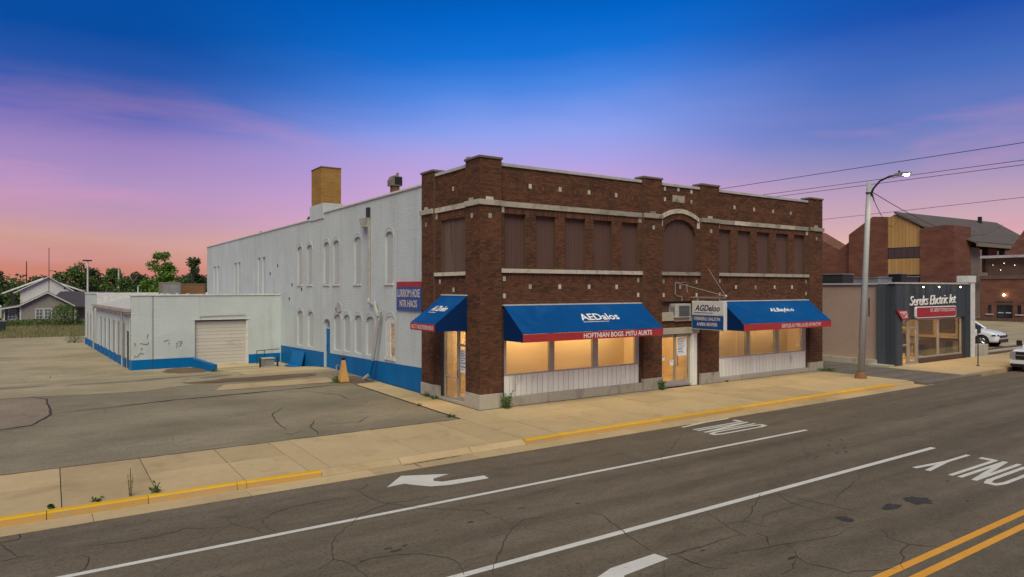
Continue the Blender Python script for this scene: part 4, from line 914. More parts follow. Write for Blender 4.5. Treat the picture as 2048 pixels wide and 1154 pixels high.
# painted board on the white wall
WS = thing('wall_sign', 'blue wall board with red top band and blocky white lettering on the white wall', 'sign', (.05, 5.85, 3.4))
pb = bx('board', .0, .055, 4.66, 7.09, 3.40, 4.42, 'sign_blue', WS); bx('top_band', .0, .056, 4.66, 7.09, 4.423, 4.64, 'sign_red', WS)
lettering('lettering', 'LURRIOM HOSE', (-.001, 6.98, 3.98), (0, -1, 0), (0, 0, 1), 2.2, .34, 'letter_pale', pb, bold=.015, depth=.004); lettering('lettering', 'NTR HAOS', (-.001, 6.75, 3.55), (0, -1, 0), (0, 0, 1), 1.7, .31, 'letter_pale', pb, bold=.015, depth=.004)
# window air conditioner over the street door
AC = thing('air_conditioner', 'boxy pale window air conditioner on the ledge above the street door', 'air conditioner', (10.5, 0, 3.07))
bx('casing', 9.95, 10.92, -.10, .34, 3.065, 3.68, 'ac', AC, .02); g = bx('grille', 10.14, 10.84, -.112, -.098, 3.13, 3.60, 'grey_metal', AC)
mb = MB()
for k in range(9): mb.box(10.16, 10.82, -.122, -.113, 3.15 + .05 * k, 3.17 + .05 * k)
build('louvre', mb, 'dark_metal', g); bx('side_vent', 9.94, 9.951, -.05, .2, 3.2, 3.55, 'grey_metal', AC)
# conduit loop on the brick above it
CD = thing('wall_conduit', 'thin pale conduit loop fixed to the brick above the air conditioner', 'conduit', (10.5, .1, 4.0))
build('pipe', MB().tube([(10.12, .085, 4.62), (10.12, .085, 4.10), (10.2, .085, 4.02), (10.55, .085, 4.0), (10.55, .085, 3.8)], .016, 6), 'spout', CD); build('pipe', MB().tube([(10.86, .085, 4.55), (10.88, .085, 4.18)], .016, 6), 'spout', CD); build('pipe', MB().tube([(10.12, .085, 4.62), (10.86, .085, 4.62)], .008, 6), 'spout', CD)
# drain pipe with hopper and leaning lower length
DP = thing('downspout', 'tin downspout with a hopper on the white wall, its lower length bent and leaning', 'downspout', (0, 10, 0))
mb = MB(); mb.add([(.05, y, z) for y, z in ((10.2, 7.3), (10.85, 7.3), (11.1, 7.75), (10.1, 7.75))] + [(-.22, y, z) for y, z in ((10.3, 7.32), (10.7, 7.32), (11.0, 7.75), (10.15, 7.75))], [(0, 1, 2, 3), (7, 6, 5, 4), (0, 4, 5, 1), (1, 5, 6, 2), (2, 6, 7, 3), (3, 7, 4, 0)])
build('hopper', mb, 'spout', DP); bx('scupper', -.06, .05, 10.2, 10.48, 7.75, 8.25, 'dark_metal', DP)
build('pipe', MB().box(-.06, .04, 10.16, 10.27, 3.85, 7.31), 'spout', DP)
build('pipe', MB().tube([(-.02, 10.2, 3.9), (-.05, 10.15, 3.72), (-.10, 9.5, 3.6), (-.12, 9.1, 3.45)], .06, 6), 'spout', DP)
build('pipe', MB().tube([(-.10, 9.35, 3.72), (-.16, 9.05, 3.4), (-.2, 8.62, 3.05)], .085, 6), 'spout', DP)
build('pipe', MB().tube([(-.12, 8.64, 3.3), (-.16, 8.70, 2.9), (-.22, 9.25, 1.0)], .085, 6), 'spout', DP); build('boot', MB().tube([(-.22, 9.25, 1.0), (-.26, 9.55, .25)], .082, 6), 'blue_paint', DP); build('spout_end', MB().tube([(-.27, 9.52, .30), (-.42, 9.85, .06)], .09, 6), 'spout', DP)
# pipes and hydrant stubs by the blue dado
GM = thing('gas_meter', 'small dark round meter with pipes on the blue dado', 'meter', (0, 13.5, 0))
build('dial', MB().lathe([(.13, 0), (.14, -.08), (.10, -.14), (.02, -.15)], (.05, 13.75, .72), 'x', 14), 'dark_metal', GM); build('pipe', MB().tube([(.0, 13.75, .86), (.0, 13.75, .93), (.05, 13.9, .95)], .025, 6), 'spout', GM); build('pipe', MB().tube([(-.05, 14.6, .0), (-.06, 14.6, .22), (.04, 14.6, .26)], .03, 6), 'spout', GM)
SP = thing('standpipe', 'short white capped standpipe beside the orange marker', 'standpipe', (-.9, 11.4, 0))
build('pipe', MB().tube([(-.9, 11.4, -.05), (-.9, 11.4, .42)], .05, 8), 'sign_white', SP); build('cap', MB().lathe([(.075, .40), (.08, .48), (.03, .52)], (-.9, 11.4, 0), n=10), 'sign_white', SP)
CN = thing('marker_cone', 'tall weathered orange pyramid marker standing at the end of the side path', 'marker', (-1.45, 9.75, 0))
mb = MB(); prof = [(.21, 0), (.20, .12), (.13, .52), (.075, .98), (.065, 1.02)]
for (r0, z0), (r1, z1) in zip(prof, prof[1:]):
    c0 = [(-1.45 + r0 * s, 9.75 + r0 * t, z0) for s, t in ((-1, -1), (1, -1), (1, 1), (-1, 1))]; c1 = [(-1.45 + r1 * s, 9.75 + r1 * t, z1) for s, t in ((-1, -1), (1, -1), (1, 1), (-1, 1))]
    mb.add(c0 + c1, [(i, (i + 1) % 4, 4 + (i + 1) % 4, 4 + i) for i in range(4)])
mb.quad(*[(-1.45 + .065 * s, 9.75 + .065 * t, 1.02) for s, t in ((-1, -1), (1, -1), (1, 1), (-1, 1))])
build('body', mb, 'cone', CN); bx('foot', -1.69, -1.21, 9.51, 9.99, -.02, .05, 'rust', CN)
# roof-top things
RV = thing('roof_ventilator', 'grey hooded roof ventilator with an open dark louvre above the white wall', 'ventilator', (1.3, 10, 8.3))
bx('duct', 1.08, 1.42, 9.85, 10.2, 8.3, 9.35, 'rust', RV); hd = build('hood', MB().prism([(.98, 9.35), (1.54, 9.35), (1.54, 9.80), (1.10, 9.83), (.98, 9.62)], lambda u, v, n: (u, 10.05 - n, v), -.26, .26), 'tan_panel', RV); bx('opening', 1.14, 1.52, 9.775, 9.79, 9.41, 9.77, 'black', hd); build('fin', MB().tube([(1.36, 10.1, 9.78), (1.44, 10.1, 10.02)], [.10, .07], 8), 'tan_panel', RV)
TV = thing('roof_turbine', 'dark domed roof vent just behind the brick parapet', 'vent', (4.0, 3.5, 8.3))
build('neck', MB().lathe([(.16, 0), (.16, .75)], (4.0, 3.5, 8.3), n=12), 'dark_metal', TV); build('dome', MB().lathe([(.17, .70), (.23, .80), (.235, 1.0), (.17, 1.15), (.03, 1.2)], (4.0, 3.5, 8.3), n=14), 'dark_metal', TV)
PV = thing('vent_pipe', 'short grey vent pipe leaning behind the corner parapet', 'pipe', (.9, 2.2, 8.3))
build('pipe', MB().tube([(1.0, 2.0, 8.3), (.86, 2.05, 9.0), (.74, 2.1, 9.45)], .09, 10), 'grey_metal', PV); build('flange', MB().lathe([(.2, 0), (.19, .05)], (1.0, 2.0, 8.3), n=10), 'grey_metal', PV)
for i, (y, zz, r) in enumerate(((20.6, 8.5, .2), (32.4, 8.4, .13))):
    o = thing('roof_vent', ['crumpled black roof vent beside the yellow chimney', 'small round vent on the far white parapet'][i], 'vent', (.45, y, 8.1))
    build('stem', MB().tube([(.45, y, 8.05), (.45, y, zz)], r * .5, 8), 'black', o); build('cap', MB().lathe([(r * .9, 0), (r, .1), (r * .6, .22), (.02, .26)], (.45, y, zz), n=9), 'black', o)

# ================================================================ GARAGE ANNEX
G = thing('garage_annex', 'low white garage annex with roller door, blue base and narrow side windows', 'building', (-4.4, 25.7, -.55))
GY = 25.7; SG = south(GY)
gw = MB(); wall(gw, SG, -8.7, .06, -.9, 3.9, .3, [(-5.2, -2.0, -1, 2.36)]); build('front_wall', gw, 'white_wall', G)
mb = MB().box(-8.78, .05, GY - .05, GY + .34, 3.902, 4.0); build('parapet_edge', mb, 'white_paint', G, bevel=.015)
for a, b in ((-8.706, -5.22), (-1.98, .05)): build('painted_dado', MB().prism([(a, -.8), (b, -.8), (b, .06), (a, .06)], SG, -.02, .006), 'blue_paint', G)
# roller door made of slats
gd = bx('garage_door', -5.2, -2.0, GY + .22, GY + .26, -.6, 2.36, 'dark_metal', G)
for k in range(13): piece('slat', -5.17, -2.12, GY + .17, GY + .222, -.55 + k * .2175 + .005, -.55 + (k + 1) * .2175 - .006, 'garage', gd)
build('door_frame', MB().box(-2.12, -2.0, GY + .05, GY + .2, -.6, 2.36).box(-5.3, -1.9, GY - .02, GY + .05, 2.362, 2.46), 'white_paint', gd); build('wall_pipe', MB().tube([(-4.9, GY - .05, 2.47), (-4.9, GY - .05, 2.6), (-2.2, GY - .05, 2.66)], .02, 6), 'grey_metal', gd)
build('seam', MB().box(-7.55, -7.52, GY - .012, GY, -.5, 3.88), 'dark_metal', G)
# the low blue wall that runs out from the door
build('low_wall', MB().add([(x, y, z) for z in (-.9,) for x, y in ((-5.45, GY - .006), (-5.2, GY - .006), (-4.72, 21.3), (-4.98, 21.3))] + [(-5.45, GY - .006, .03), (-5.2, GY - .006, .03), (-4.72, 21.3, -.02), (-4.98, 21.3, -.02)], [(0, 1, 2, 3), (7, 6, 5, 4), (0, 4, 5, 1), (1, 5, 6, 2), (2, 6, 7, 3), (3, 7, 4, 0)]), 'blue_paint', G, bevel=.02)
# side wall, slightly skewed, with piers and narrow windows
A0, A1 = Vector((-8.7, GY)), Vector((-10.13, 50.9)); D = (A1 - A0); LEN = D.length; D.normalize(); NO = Vector((-D.y, D.x))
side = lambda u, v, n: (A0.x + D.x * u + NO.x * n, A0.y + D.y * u + NO.y * n, v)
wins = [(2.2 + 2.25 * i, 3.3 + 2.25 * i, -.1, 2.2) for i in range(6)] + [(18.3, 19.3, -.1, 2.2), (20.5, 21.5, -.1, 2.2), (22.7, 23.7, -.1, 2.2)]
dh = (.75, 1.75, -1, 1.75)
sw = MB(); wall(sw, side, .30, 16.8, -.9, 3.0, .3, wins + [dh]); wall(sw, side, 16.8, LEN, -.9, 3.9, .3, wins)
build('side_wall', sw, 'white_wall', G)
for a, b, c, d in wins: build('blind_window', MB().prism([(a, c), (b, c), (b, d), (a, d)], side, -.28, -.03), 'grey_metal', G)
sdr = build('side_door', MB().prism([(.75, -.6), (1.75, -.6), (1.75, 1.74), (.75, 1.74)], side, -.2, -.03), 'utility_green', G)
mb = MB(); mp_ = MB()
for k in range(11):
    u = [.38, 1.95, 4.2, 6.45, 8.7, 10.95, 13.2, 15.45, 19.55, 21.75, 24.2][k]
    build('pier_base', MB().prism([(u - .16, -.9), (u + .16, -.9), (u + .16, .06), (u - .16, .06)], side, .007, .05), 'blue_paint', G)
    build('pier', MB().prism([(u - .15, .061), (u + .15, .061), (u + .15, 2.83), (u - .15, 2.83)], side, .001, .035), 'white_wall', G)
for a, b in [(.3, .75)] + [(1.75, 16.8), (16.8, LEN)]: build('painted_dado', MB().prism([(a, -.9), (b, -.9), (b, -.02), (a, -.02)], side, -.01, .006), 'blue_paint', G)
build('gutter', MB().prism([(.0, 2.95), (16.7, 2.95), (16.7, 3.12), (.0, 3.12)], side, .02, .34), 'spout_rusty', G); build('fascia', MB().prism([(.05, 2.84), (16.65, 2.84), (16.65, 2.94), (.05, 2.94)], side, .005, .26), 'spout', G)
P = lambda u, n, z: side(u, z, n)
build('lean_roof', MB().add([P(.32, .1, 3.13), P(16.7, .1, 3.13), P(16.7, -3.0, 3.80), P(.32, -3.0, 3.80), P(.32, .1, 3.05), P(16.7, .1, 3.05), P(16.7, -3.0, 3.7), P(.32, -3.0, 3.7)], [(0, 1, 2, 3), (7, 6, 5, 4), (0, 4, 5, 1), (1, 5, 6, 2), (2, 6, 7, 3), (3, 7, 4, 0)]), 'roof_white', G)
build('flat_roof', MB().add([P(.32, -2.9, 3.72), P(LEN, -2.9, 3.72), (.0, 50.7, 3.72), (.0, GY + .3, 3.72)], [(0, 1, 2, 3)]).add([P(16.9, -.28, 3.7), P(LEN, -.28, 3.7), P(LEN, -2.9, 3.72), P(16.9, -2.9, 3.72)], [(0, 1, 2, 3)]), 'roof_white', G)
build('far_parapet', MB().prism([(16.75, 3.902), (LEN + .05, 3.902), (LEN + .05, 4.02), (16.75, 4.02)], side, -.34, .04).box(-10.1, 0, 50.6, 50.95, -.9, 3.98).prism([(16.5, 3.0), (16.8, 3.0), (16.8, 3.9), (16.5, 3.9)], side, -2.9, .0), 'white_paint', G)
for i, u in enumerate((2.0, 16.9)): build('downpipe', MB().tube([side(u, 2.9, .24), side(u, 2.5, .20), side(u, -.45, .20)], .06, 7), 'spout', G)
gr = MB(); rr = random.Random(8)                                # scrawled marker tags on the render
for cx, cz, n in ((-8.5, .9, 3), (-8.2, 1.05, 5), (-8.15, .7, 3), (-7.85, 1.3, 4), (-6.95, 1.1, 2), (-8.5, .35, 5), (-6.25, .7, 6), (-6.1, .8, 5), (-6.7, .95, 2)):
    pts = [(cx, cz)]
    for k in range(n): pts.append((pts[-1][0] + rr.uniform(-.05, .22), pts[-1][1] + rr.uniform(-.12, .14)))
    gr.tube([(x, GY - .012, z) for x, z in pts], .012, 4)
build('graffiti', gr, 'dark_metal', G)
# blue bulkhead board, rail and crates by the inner corner
BH = thing('loading_board', 'blue painted steel loading board leaning against the blue dado in the yard', 'board', (-.5, 21, -.4))
build('board', MB().add([(-.02, 22.6, .50), (-.02, 20.3, .55), (-.3, 20.1, -.30), (-.3, 22.3, -.38), (.03, 22.6, .45), (.03, 20.3, .50), (-.24, 20.1, -.35), (-.24, 22.3, -.43)], [(0, 1, 2, 3), (7, 6, 5, 4), (0, 4, 5, 1), (1, 5, 6, 2), (2, 6, 7, 3), (3, 7, 4, 0)]), 'blue_paint', BH)
build('foot_lip', MB().add([(-.27, 20.0, -.28), (-.27, 22.4, -.38), (-.65, 22.2, -.40), (-.65, 20.2, -.31), (-.27, 20.0, -.34), (-.27, 22.4, -.44), (-.65, 22.2, -.46), (-.65, 20.2, -.37)], [(0, 1, 2, 3), (7, 6, 5, 4), (0, 4, 5, 1), (1, 5, 6, 2), (2, 6, 7, 3), (3, 7, 4, 0)]), 'blue_paint', BH)
RL = thing('hand_rail', 'short dark pipe rail in front of the annex wall', 'rail', (-1, 25, -.5))
build('top_rail', MB().tube([(-1.6, 25.2, .30), (-.15, 25.2, .36)], .025, 6), 'dark_metal', RL)
for xx in (-1.58, -1.1): build('post', MB().tube([(xx, 25.2, -.56), (xx, 25.2, .31)], .022, 6), 'dark_metal', RL)
CB = thing('pallet_crate', 'small grey crate and posts standing by the loading board', 'crate', (-1.4, 23.3, -.5))
bx('box', -1.75, -1.05, 23.0, 23.6, -.54, -.05, 'grey_metal', CB, .01); bx('lid', -1.8, -1.0, 22.95, 23.65, -.048, .0, 'spout', CB)
for xx in (-1.95, -.9): bx('post', xx - .05, xx + .05, 22.8, 22.9, -.52, .06, 'dark_metal', CB)
# roof units on the annex
for i, (x0, x1, y0, y1, z1, mt, lb) in enumerate([(-6.45, -5.2, 31, 32.4, 4.78, 'tan_panel', 'pale boxy roof unit at the edge of the annex roof'), (-5.3, -3.3, 33, 35.5, 4.72, 'board_old', 'long brown roof unit on the annex beside the white wall')]):
    o = thing('roof_unit', lb, 'roof unit', ((x0 + x1) / 2, y0, 3.7)); bx('casing', x0, x1, y0, y1, 3.74, z1, mt, o, .03); bx('grille', x0 + .1, x1 - .1, y0 - .012, y0, 3.95, z1 - .15, 'rust' if i else 'grey_metal', o)
o = thing('roof_debris', 'low heap of pale membrane scraps on the annex roof', 'debris', (-6, 29, 3.73)); mb = MB(); rr = random.Random(3)
for k in range(14):
    x, y = rr.uniform(-7, -4.6), rr.uniform(28.3, 30); mb.add([(x, y, 3.74), (x + rr.uniform(.2, .6), y, 3.74 + rr.uniform(.0, .3)), (x + .4, y + .4, 3.75 + rr.uniform(.1, .34)), (x - .1, y + .4, 3.74)], [(0, 1, 2, 3)])
build('scraps', mb, 'roof_white', o)
# ================================================================ STREET LAMP, WIRES
SL = thing('street_lamp', 'tall grey tapered street lamp with curved arm, lit, on a rusty base', 'street lamp', (19.78, -2.9, 0))
build('pole', MB().tube([(19.78, -2.9, .0), (19.85, -3.06, 4.6), (19.95, -3.22, 9.42)], [.165, .135, .105], 14), 'pole', SL, smooth=True)
build('base_shroud', MB().lathe([(.30, 0), (.28, .05), (.21, .26), (.19, .32)], (19.78, -2.9, .006), n=10), 'rust', SL)
build('arm', MB().tube([(19.95, -3.25, 8.75), (19.97, -3.42, 9.15), (19.98, -3.72, 9.46), (20.0, -4.15, 9.62), (20.0, -4.5, 9.64)], [.055, .05, .047, .045, .04], 8), 'dark_metal', SL, smooth=True)
hd = build('lamp_head', MB().prism([(-4.4, 9.60), (-4.44, 9.71), (-4.8, 9.74), (-5.12, 9.69), (-5.12, 9.64), (-4.8, 9.60)], lambda u, v, n: (20.0 + n, u, v), -.12, .12), 'grey_metal', SL, bevel=.02)
build('photocell', MB().lathe([(.05, 0), (.05, .1), (.01, .12)], (20.0, -4.6, 9.72), n=8), 'dark_metal', hd); build('lens', MB().lathe([(.02, -.09), (.10, -.05), (.13, .0)], (20.0, -4.92, 9.62), n=14), 'bulb_cool', hd)
build('band', MB().lathe([(.14, -.03), (.14, .03)], (19.94, -3.205, 8.95), n=12), 'dark_metal', SL); build('insulator', MB().tube([(20.02, -3.34, 8.9), (20.06, -3.4, 8.55)], .03, 6), 'dark_metal', SL)
bx('handhole', 19.66, 19.70, -3.0, -2.8, 1.2, 1.4, 'grey_metal', SL); bx('tag_plate', 19.93, 20.0, -3.22, -3.19, 3.0, 3.9, 'dark_metal', SL)
ll = bpy.data.lights.new('street_lamp_light', 'SPOT'); ll.energy = 160; ll.color = (1, .82, .55); ll.spot_size = R(140); ll.spot_blend = .6; ll.shadow_soft_size = .12
lo = bpy.data.objects.new('street_lamp_light', ll); COL.objects.link(lo); lo.parent = SL; lo.location = (.22, -2.0, 9.45)
def wire(label, a, b, sag, r=.012):
    pts = []
    for i in range(25):
        t = i / 24; p = Vector(a).lerp(Vector(b), t); p.z -= sag * 4 * t * (1 - t); pts.append(p)
    o = build('overhead_wire', MB().tube(pts, r, 5), 'black'); tag(o, label, 'wire', 'overhead wires above the alley')
wire('topmost dark overhead wire running over the alley past the street lamp', (22.5, -45, 10.9), (22.5, 110, 10.6), .15, .016)
wire('second overhead wire over the alley, just above the lamp head', (22.8, -45, 10.1), (22.8, 110, 10.0), .1, .014)
wire('third overhead wire over the alley, passing behind the lamp pole', (23.0, -45, 9.95), (23.0, 110, 9.75), .1, .014)
wire('overhead wire crossing behind the lamp pole towards the gold panelled building', (40, -40, 11.3), (40, 90, 9.3), .5, .016)
wire('service wire falling from the lamp pole to the gold panelled gable', (20.0, -3.25, 9.0), (95.4, 33, 15.2), 1.5, .02)
wire('service wire sagging from the lamp pole over the grey shingle roof', (20.0, -3.25, 9.05), (112, 25, 14.6), 2.0, .02)
wire('low cable strung from the small shop roof to the far brick hall', (34.5, 1.5, 5.2), (91, 15, 9.0), .6, .012)
wire('lower slack cable over the small shop roof', (30, 6, 5.3), (91, 17, 6.8), .5, .012)

# ================================================================ SMALL SHOP ACROSS THE ALLEY
E_ = thing('small_shop', 'single storey shop with charcoal plank front, lit window and pink block side', 'building', (30, 0, 0))
EY = -1.3; SE = south(EY)
wl = MB(); wall(wl, SE, 26.2, 35.4, -.2, 4.6, .3, [(27.0, 34.5, -.3, 2.6)], -.03); wl.box(26.23, 26.5, -1.0, -.3, -.2, 4.6); wl.box(35.1, 35.4, -1.0, 14, -.2, 4.4); build('wall_core', wl, 'gap', E_)
bx('block_wall', 26.35, 26.6, -.3, 14, -.2, 4.55, 'pink_block', E_); bx('block_wall', 26.6, 35.1, 13.7, 14, -.2, 4.5, 'pink_block', E_)
bx('wall_footing', 26.12, 26.4, -.32, 14, -.1, .30, 'base', E_); bx('wall_footing', 25.6, 26.19, -1.3, -.1, -.1, .09, 'base', E_)
n = 36
for i in range(n):
    a, b = 26.2 + (35.4 - 26.2) * i / n, 26.2 + (35.4 - 26.2) * (i + 1) / n
    lo = 2.6 if 26.95 < (a + b) / 2 < 34.55 else .0
    piece('plank', a + .006, b - .006, EY - .03, EY + .02, lo, 4.58, 'dark_plank', E_)
for i in range(4):
    a, b = EY + .25 * i, EY + .25 * (i + 1); piece('plank', 26.17, 26.21, a + .024 if i == 0 else a + .006, b - .006, .0, 4.58, 'dark_plank', E_)
bx('coping', 26.1, 35.45, EY - .06, EY + .32, 4.605, 4.70, 'coping', E_, .01); bx('coping', 26.25, 26.7, EY + .33, 14.1, 4.56, 4.66, 'coping', E_, .01)
bx('white_pier', 35.41, 35.95, EY - .08, 14, -.1, 4.72, 'white_paint', E_, .01); bx('pier_head', 35.0, 36.0, EY - .12, EY + .6, 4.722, 5.15, 'white_paint', E_, .015)
bx('roof', 26.6, 35.1, -1, 13.7, 4.2, 4.28, 'roof_grey', E_)
sf = MB().box(27.0, 27.08, EY + .1, EY + .2, .05, 2.6).box(27.85, 27.95, EY + .1, EY + .2, .05, 2.6).box(28.92, 29.04, EY + .1, EY + .2, .05, 2.6).box(31.45, 31.57, EY + .1, EY + .2, .3, 2.6).box(34.40, 34.5, EY + .1, EY + .2, .3, 2.6).box(27.0, 34.5, EY + .11, EY + .19, 2.52, 2.598).box(27.95, 28.92, EY + .09, EY + .21, 2.05, 2.15).box(29.04, 34.5, EY + .08, EY + .22, .30, .38).box(27.95, 28.1, EY + .11, EY + .19, .05, 2.05).box(28.78, 28.92, EY + .11, EY + .19, .05, 2.05).box(28.1, 28.78, EY + .11, EY + .19, .05, .2).box(27.08, 27.85, EY + .12, EY + .18, 1.12, 1.16)
w = build('shop_window', sf, 'alu', E_)
for a, b, c, d in ((27.08, 27.85, .05, 2.52), (28.1, 28.78, .2, 2.05), (27.95, 28.92, 2.15, 2.52), (29.04, 31.45, .38, 2.52), (31.57, 34.40, .38, 2.52)): build('pane', MB().box(a, b, EY + .145, EY + .155, c, d), 'glass', w)
bx('window_base', 29.04, 34.5, EY + .06, EY + .25, -.1, .298, 'board', E_); bx('threshold', 27.0, 29.03, EY + .06, EY + .25, -.1, .048, 'base', E_)
bx('interior_floor', 26.7, 35.05, EY + .3, 6, .0, .06, 'interior_floor', E_); bx('interior_ceiling', 26.7, 35.05, EY + .25, 6, 2.95, 3.0, 'interior', E_)
build('interior_wall', MB().box(26.65, 26.7, EY + .3, 6, 0, 2.95).box(26.7, 35.05, 5.9, 6, 0, 2.95).box(35.05, 35.09, EY + .3, 6, 0, 2.95).box(29.2, 29.3, 1.5, 5.9, .06, 2.95), 'interior', E_)
fb_ = build('framed_board', MB().box(31.9, 34.2, 1.6, 1.66, 1.75, 2.5), 'interior', E_); bx('print', 32.4, 33.7, 1.585, 1.599, 1.9, 2.4, 'tan_panel', fb_); bx('partition', 29.3, 35.0, 2.2, 2.3, .06, 1.35, 'board_old', E_); bx('counter', 33.6, 34.5, -.7, 1.0, .06, 1.02, 'wood_dark', E_); bx('wall_board', 35.0, 35.045, -.6, .45, 1.5, 2.45, 'board_old', E_); bx('wall_board', 35.0, 35.045, .7, 1.6, 1.35, 2.3, 'tan_panel', E_); bx('wall_shelf', 34.7, 35.04, -.8, 2.0, 1.12, 1.16, 'board_old', E_); bx('poster', 29.5, 30.6, 2.24, 2.27, 1.6, 2.45, 'interior_floor', E_); bx('poster', 30.9, 31.7, 2.24, 2.27, 1.75, 2.4, 'tan_panel', E_)
for i, (x0, y0) in enumerate(((30.2, .3), (32.3, .5))):
    t = thing('shop_table', ['small dark table inside the shop window beside the door', 'small dark table inside the shop window by the right pier'][i], 'table', (x0, y0, .06)); bx('table_top', x0, x0 + 1.2, y0, y0 + .7, .78, .82, 'wood_dark', t)
    for dx, dy in ((.05, .05), (1.1, .05), (.05, .6), (1.1, .6)): bx('leg', x0 + dx, x0 + dx + .05, y0 + dy, y0 + dy + .05, .06, .778, 'wood_dark', t)
l = area('ceiling_light', (30.8, 1.2, 2.9), 5, 2, 210); l.parent = E_; l.location = (.8, 1.2, 2.9)
l = area('ceiling_light', (27.9, .8, 2.9), 1.5, 2, 80); l.parent = E_; l.location = (-2.1, .8, 2.9)
nm = thing('shop_name', 'white script lettering on the charcoal planks of the small shop', 'lettering', (27.7, EY - .04, 3.4)); lettering('letters', 'Sereks Ehctric let', (27.75, EY - .035, 3.36), (1, 0, .02), (0, 0, 1), 5.6, .55, 'letter_white', nm, shear=.25, bold=-.005, depth=.05)
rs = thing('red_sign', 'long red rounded sign with cream border above the small shop window', 'sign', (30.8, EY - .1, 2.66))
def rrect(x0, x1, z0, z1, r, n=5): return [(cx + r * math.cos(a), cz + r * math.sin(a)) for cx, cz, s in ((x1 - r, z1 - r, 0), (x0 + r, z1 - r, 90), (x0 + r, z0 + r, 180), (x1 - r, z0 + r, 270)) for a in (R(s + 90 * i / n) for i in range(n + 1))]
build('border', MB().prism(rrect(28.3, 33.2, 2.64, 3.30, .12), SE, .032, .14), 'letter_white', rs); fp = build('face', MB().prism(rrect(28.35, 33.15, 2.69, 3.25, .10), SE, .135, .15), 'sign_red', rs)
lettering('lettering', 'EF. BENTTITDECOUN', (29.95, EY - .152, 2.98), (1, 0, 0), (0, 0, 1), 3.0, .20, 'letter_pale', fp, bold=.02, depth=.006)
bs = thing('blade_sign', 'small slanted red and white sign at the corner of the small shop', 'sign', (26.4, EY - .1, 2.6)); build('plate', MB().prism([(26.15, 3.13), (27.35, 3.13), (27.5, 2.62), (26.75, 2.60)], SE, .04, .12), 'sign_red', bs); pl = build('face', MB().prism([(26.42, 3.06), (27.25, 3.06), (27.35, 2.70), (26.85, 2.68)], SE, .115, .128), 'letter_pale', bs)
build('emblem', MB().prism([(26.62, 2.98), (26.75, 2.98), (26.92, 2.80), (27.12, 2.98), (27.22, 2.96), (26.95, 2.72), (26.85, 2.74)], SE, .127, .134), 'sign_red', pl)
for i, x in enumerate((28.6, 30.5, 33.25)):
    t = thing('spot_lamp', ['lit spot lamp above the S of the shop lettering', 'lit spot lamp above the middle of the shop lettering', 'lit spot lamp near the white pier of the small shop'][i], 'lamp', (x, EY, 4.4), 'spot lamps over the shop lettering')
    build('arm', MB().tube([(x, EY - .03, 4.55), (x, EY - .3, 4.56), (x, EY - .36, 4.5)], .018, 6), 'dark_metal', t); build('bulb', MB().ball((x, EY - .37, 4.44), .035, 6), 'bulb_warm', t)
for i, (x0, x1, y0, y1, z1, mt) in enumerate([(27.0, 28.2, 2.2, 3.6, 5.2, 'dark_metal'), (29.6, 31.2, 1.4, 3, 5.0, 'grey_metal'), (31.6, 32.3, 1.0, 1.8, 5.25, 'black'), (33.0, 34.6, 1.4, 3.2, 5.1, 'dark_metal'), (28.3, 29.0, 5.5, 6.5, 5.3, 'black')]):
    o = thing('roof_unit', ['dark boxy roof unit near the pink wall of the small shop', 'grey roof unit in the middle of the small shop roof', 'narrow black roof vent on the small shop', 'dark roof unit beside the white pier head', 'black roof vent at the back of the small shop'][i], 'roof unit', ((x0 + x1) / 2, y0, 4.28)); bx('casing', x0, x1, y0, y1, 4.29, z1, mt, o, .02); bx('cover', x0 - .04, x1 + .04, y0 - .04, y1 + .04, z1 + .002, z1 + .05, 'grey_metal', o)
sp = thing('sign_post', 'thin dark sign post with an edge-on plate on the shop pavement', 'sign', (30.16, -3.83, .03)); build('post', MB().tube([(30.16, -3.83, .03), (30.16, -3.83, 2.3)], .03, 6), 'dark_metal', sp); build('plate', MB().prism(rrect(29.93, 30.39, 1.85, 2.3, .06), lambda u, v, n: (u, -3.87 - n, v), 0, .012), 'dark_metal', sp); build('base_plate', MB().lathe([(.1, 0), (.1, .03)], (30.16, -3.83, .03), n=8), 'dark_metal', sp)
# retaining wall and timber steps beyond the shop
rw = thing('retaining_wall', 'low concrete block wall end beside the small shop pier', 'wall', (37, -1.2, 0)); build('wall', MB().box(36.5, 38.2, -1.25, -.7, -.1, .72), 'base', rw, bevel=.02)
ts = thing('timber_terrace', 'stacked weathered timber edging below the parked white car', 'terrace', (42, -1, 0))
for k in range(3): bx('sleeper', 38.25, 47, -1.25 + .16 * k, -1.1 + .16 * k, -.1, .14 + .11 * k, 'board_old' if k != 1 else 'base', ts, .015)
bx('fill', 38.25, 60, -.77, 8, -.1, .30, 'lot_far', ts)

# ================================================================ FAR BRICK BUILDING WITH GOLD PANELS
K = thing('gold_panel_building', 'brick building with ochre vertical panels, strip window and long grey shingle roof', 'building', (62, 14, 0))
KW = west(62)
def poly(name, pts, fn, d, mat, parent, proud=0): return build(name, MB().prism(pts, fn, -d, proud), mat, parent)
poly('brick_wall', [(17.36, 0), (21.6, 0), (21.6, 10.4), (18.9, 12.2), (17.36, 12.05)], KW, 3, 'far_brick', K, .25)
poly('brick_wall', [(21.62, 0), (26.5, 0), (26.5, 6.2), (21.62, 9.82)], KW, 3, 'far_brick', K, -.3)
poly('brick_wall', [(23.0, 0), (30, 0), (30, 12.0), (27.5, 11.2), (23.0, 8.4)], west(63), 4, 'far_brick2', K, -.4)  # pinker brick tone puts distance haze into the colour of this far gable
poly('brick_wall', [(10.77, 0), (13.98, 0), (13.98, 10.55), (11.7, 10.75), (10.77, 10.65)], KW, 3.4, 'far_brick', K, .3)
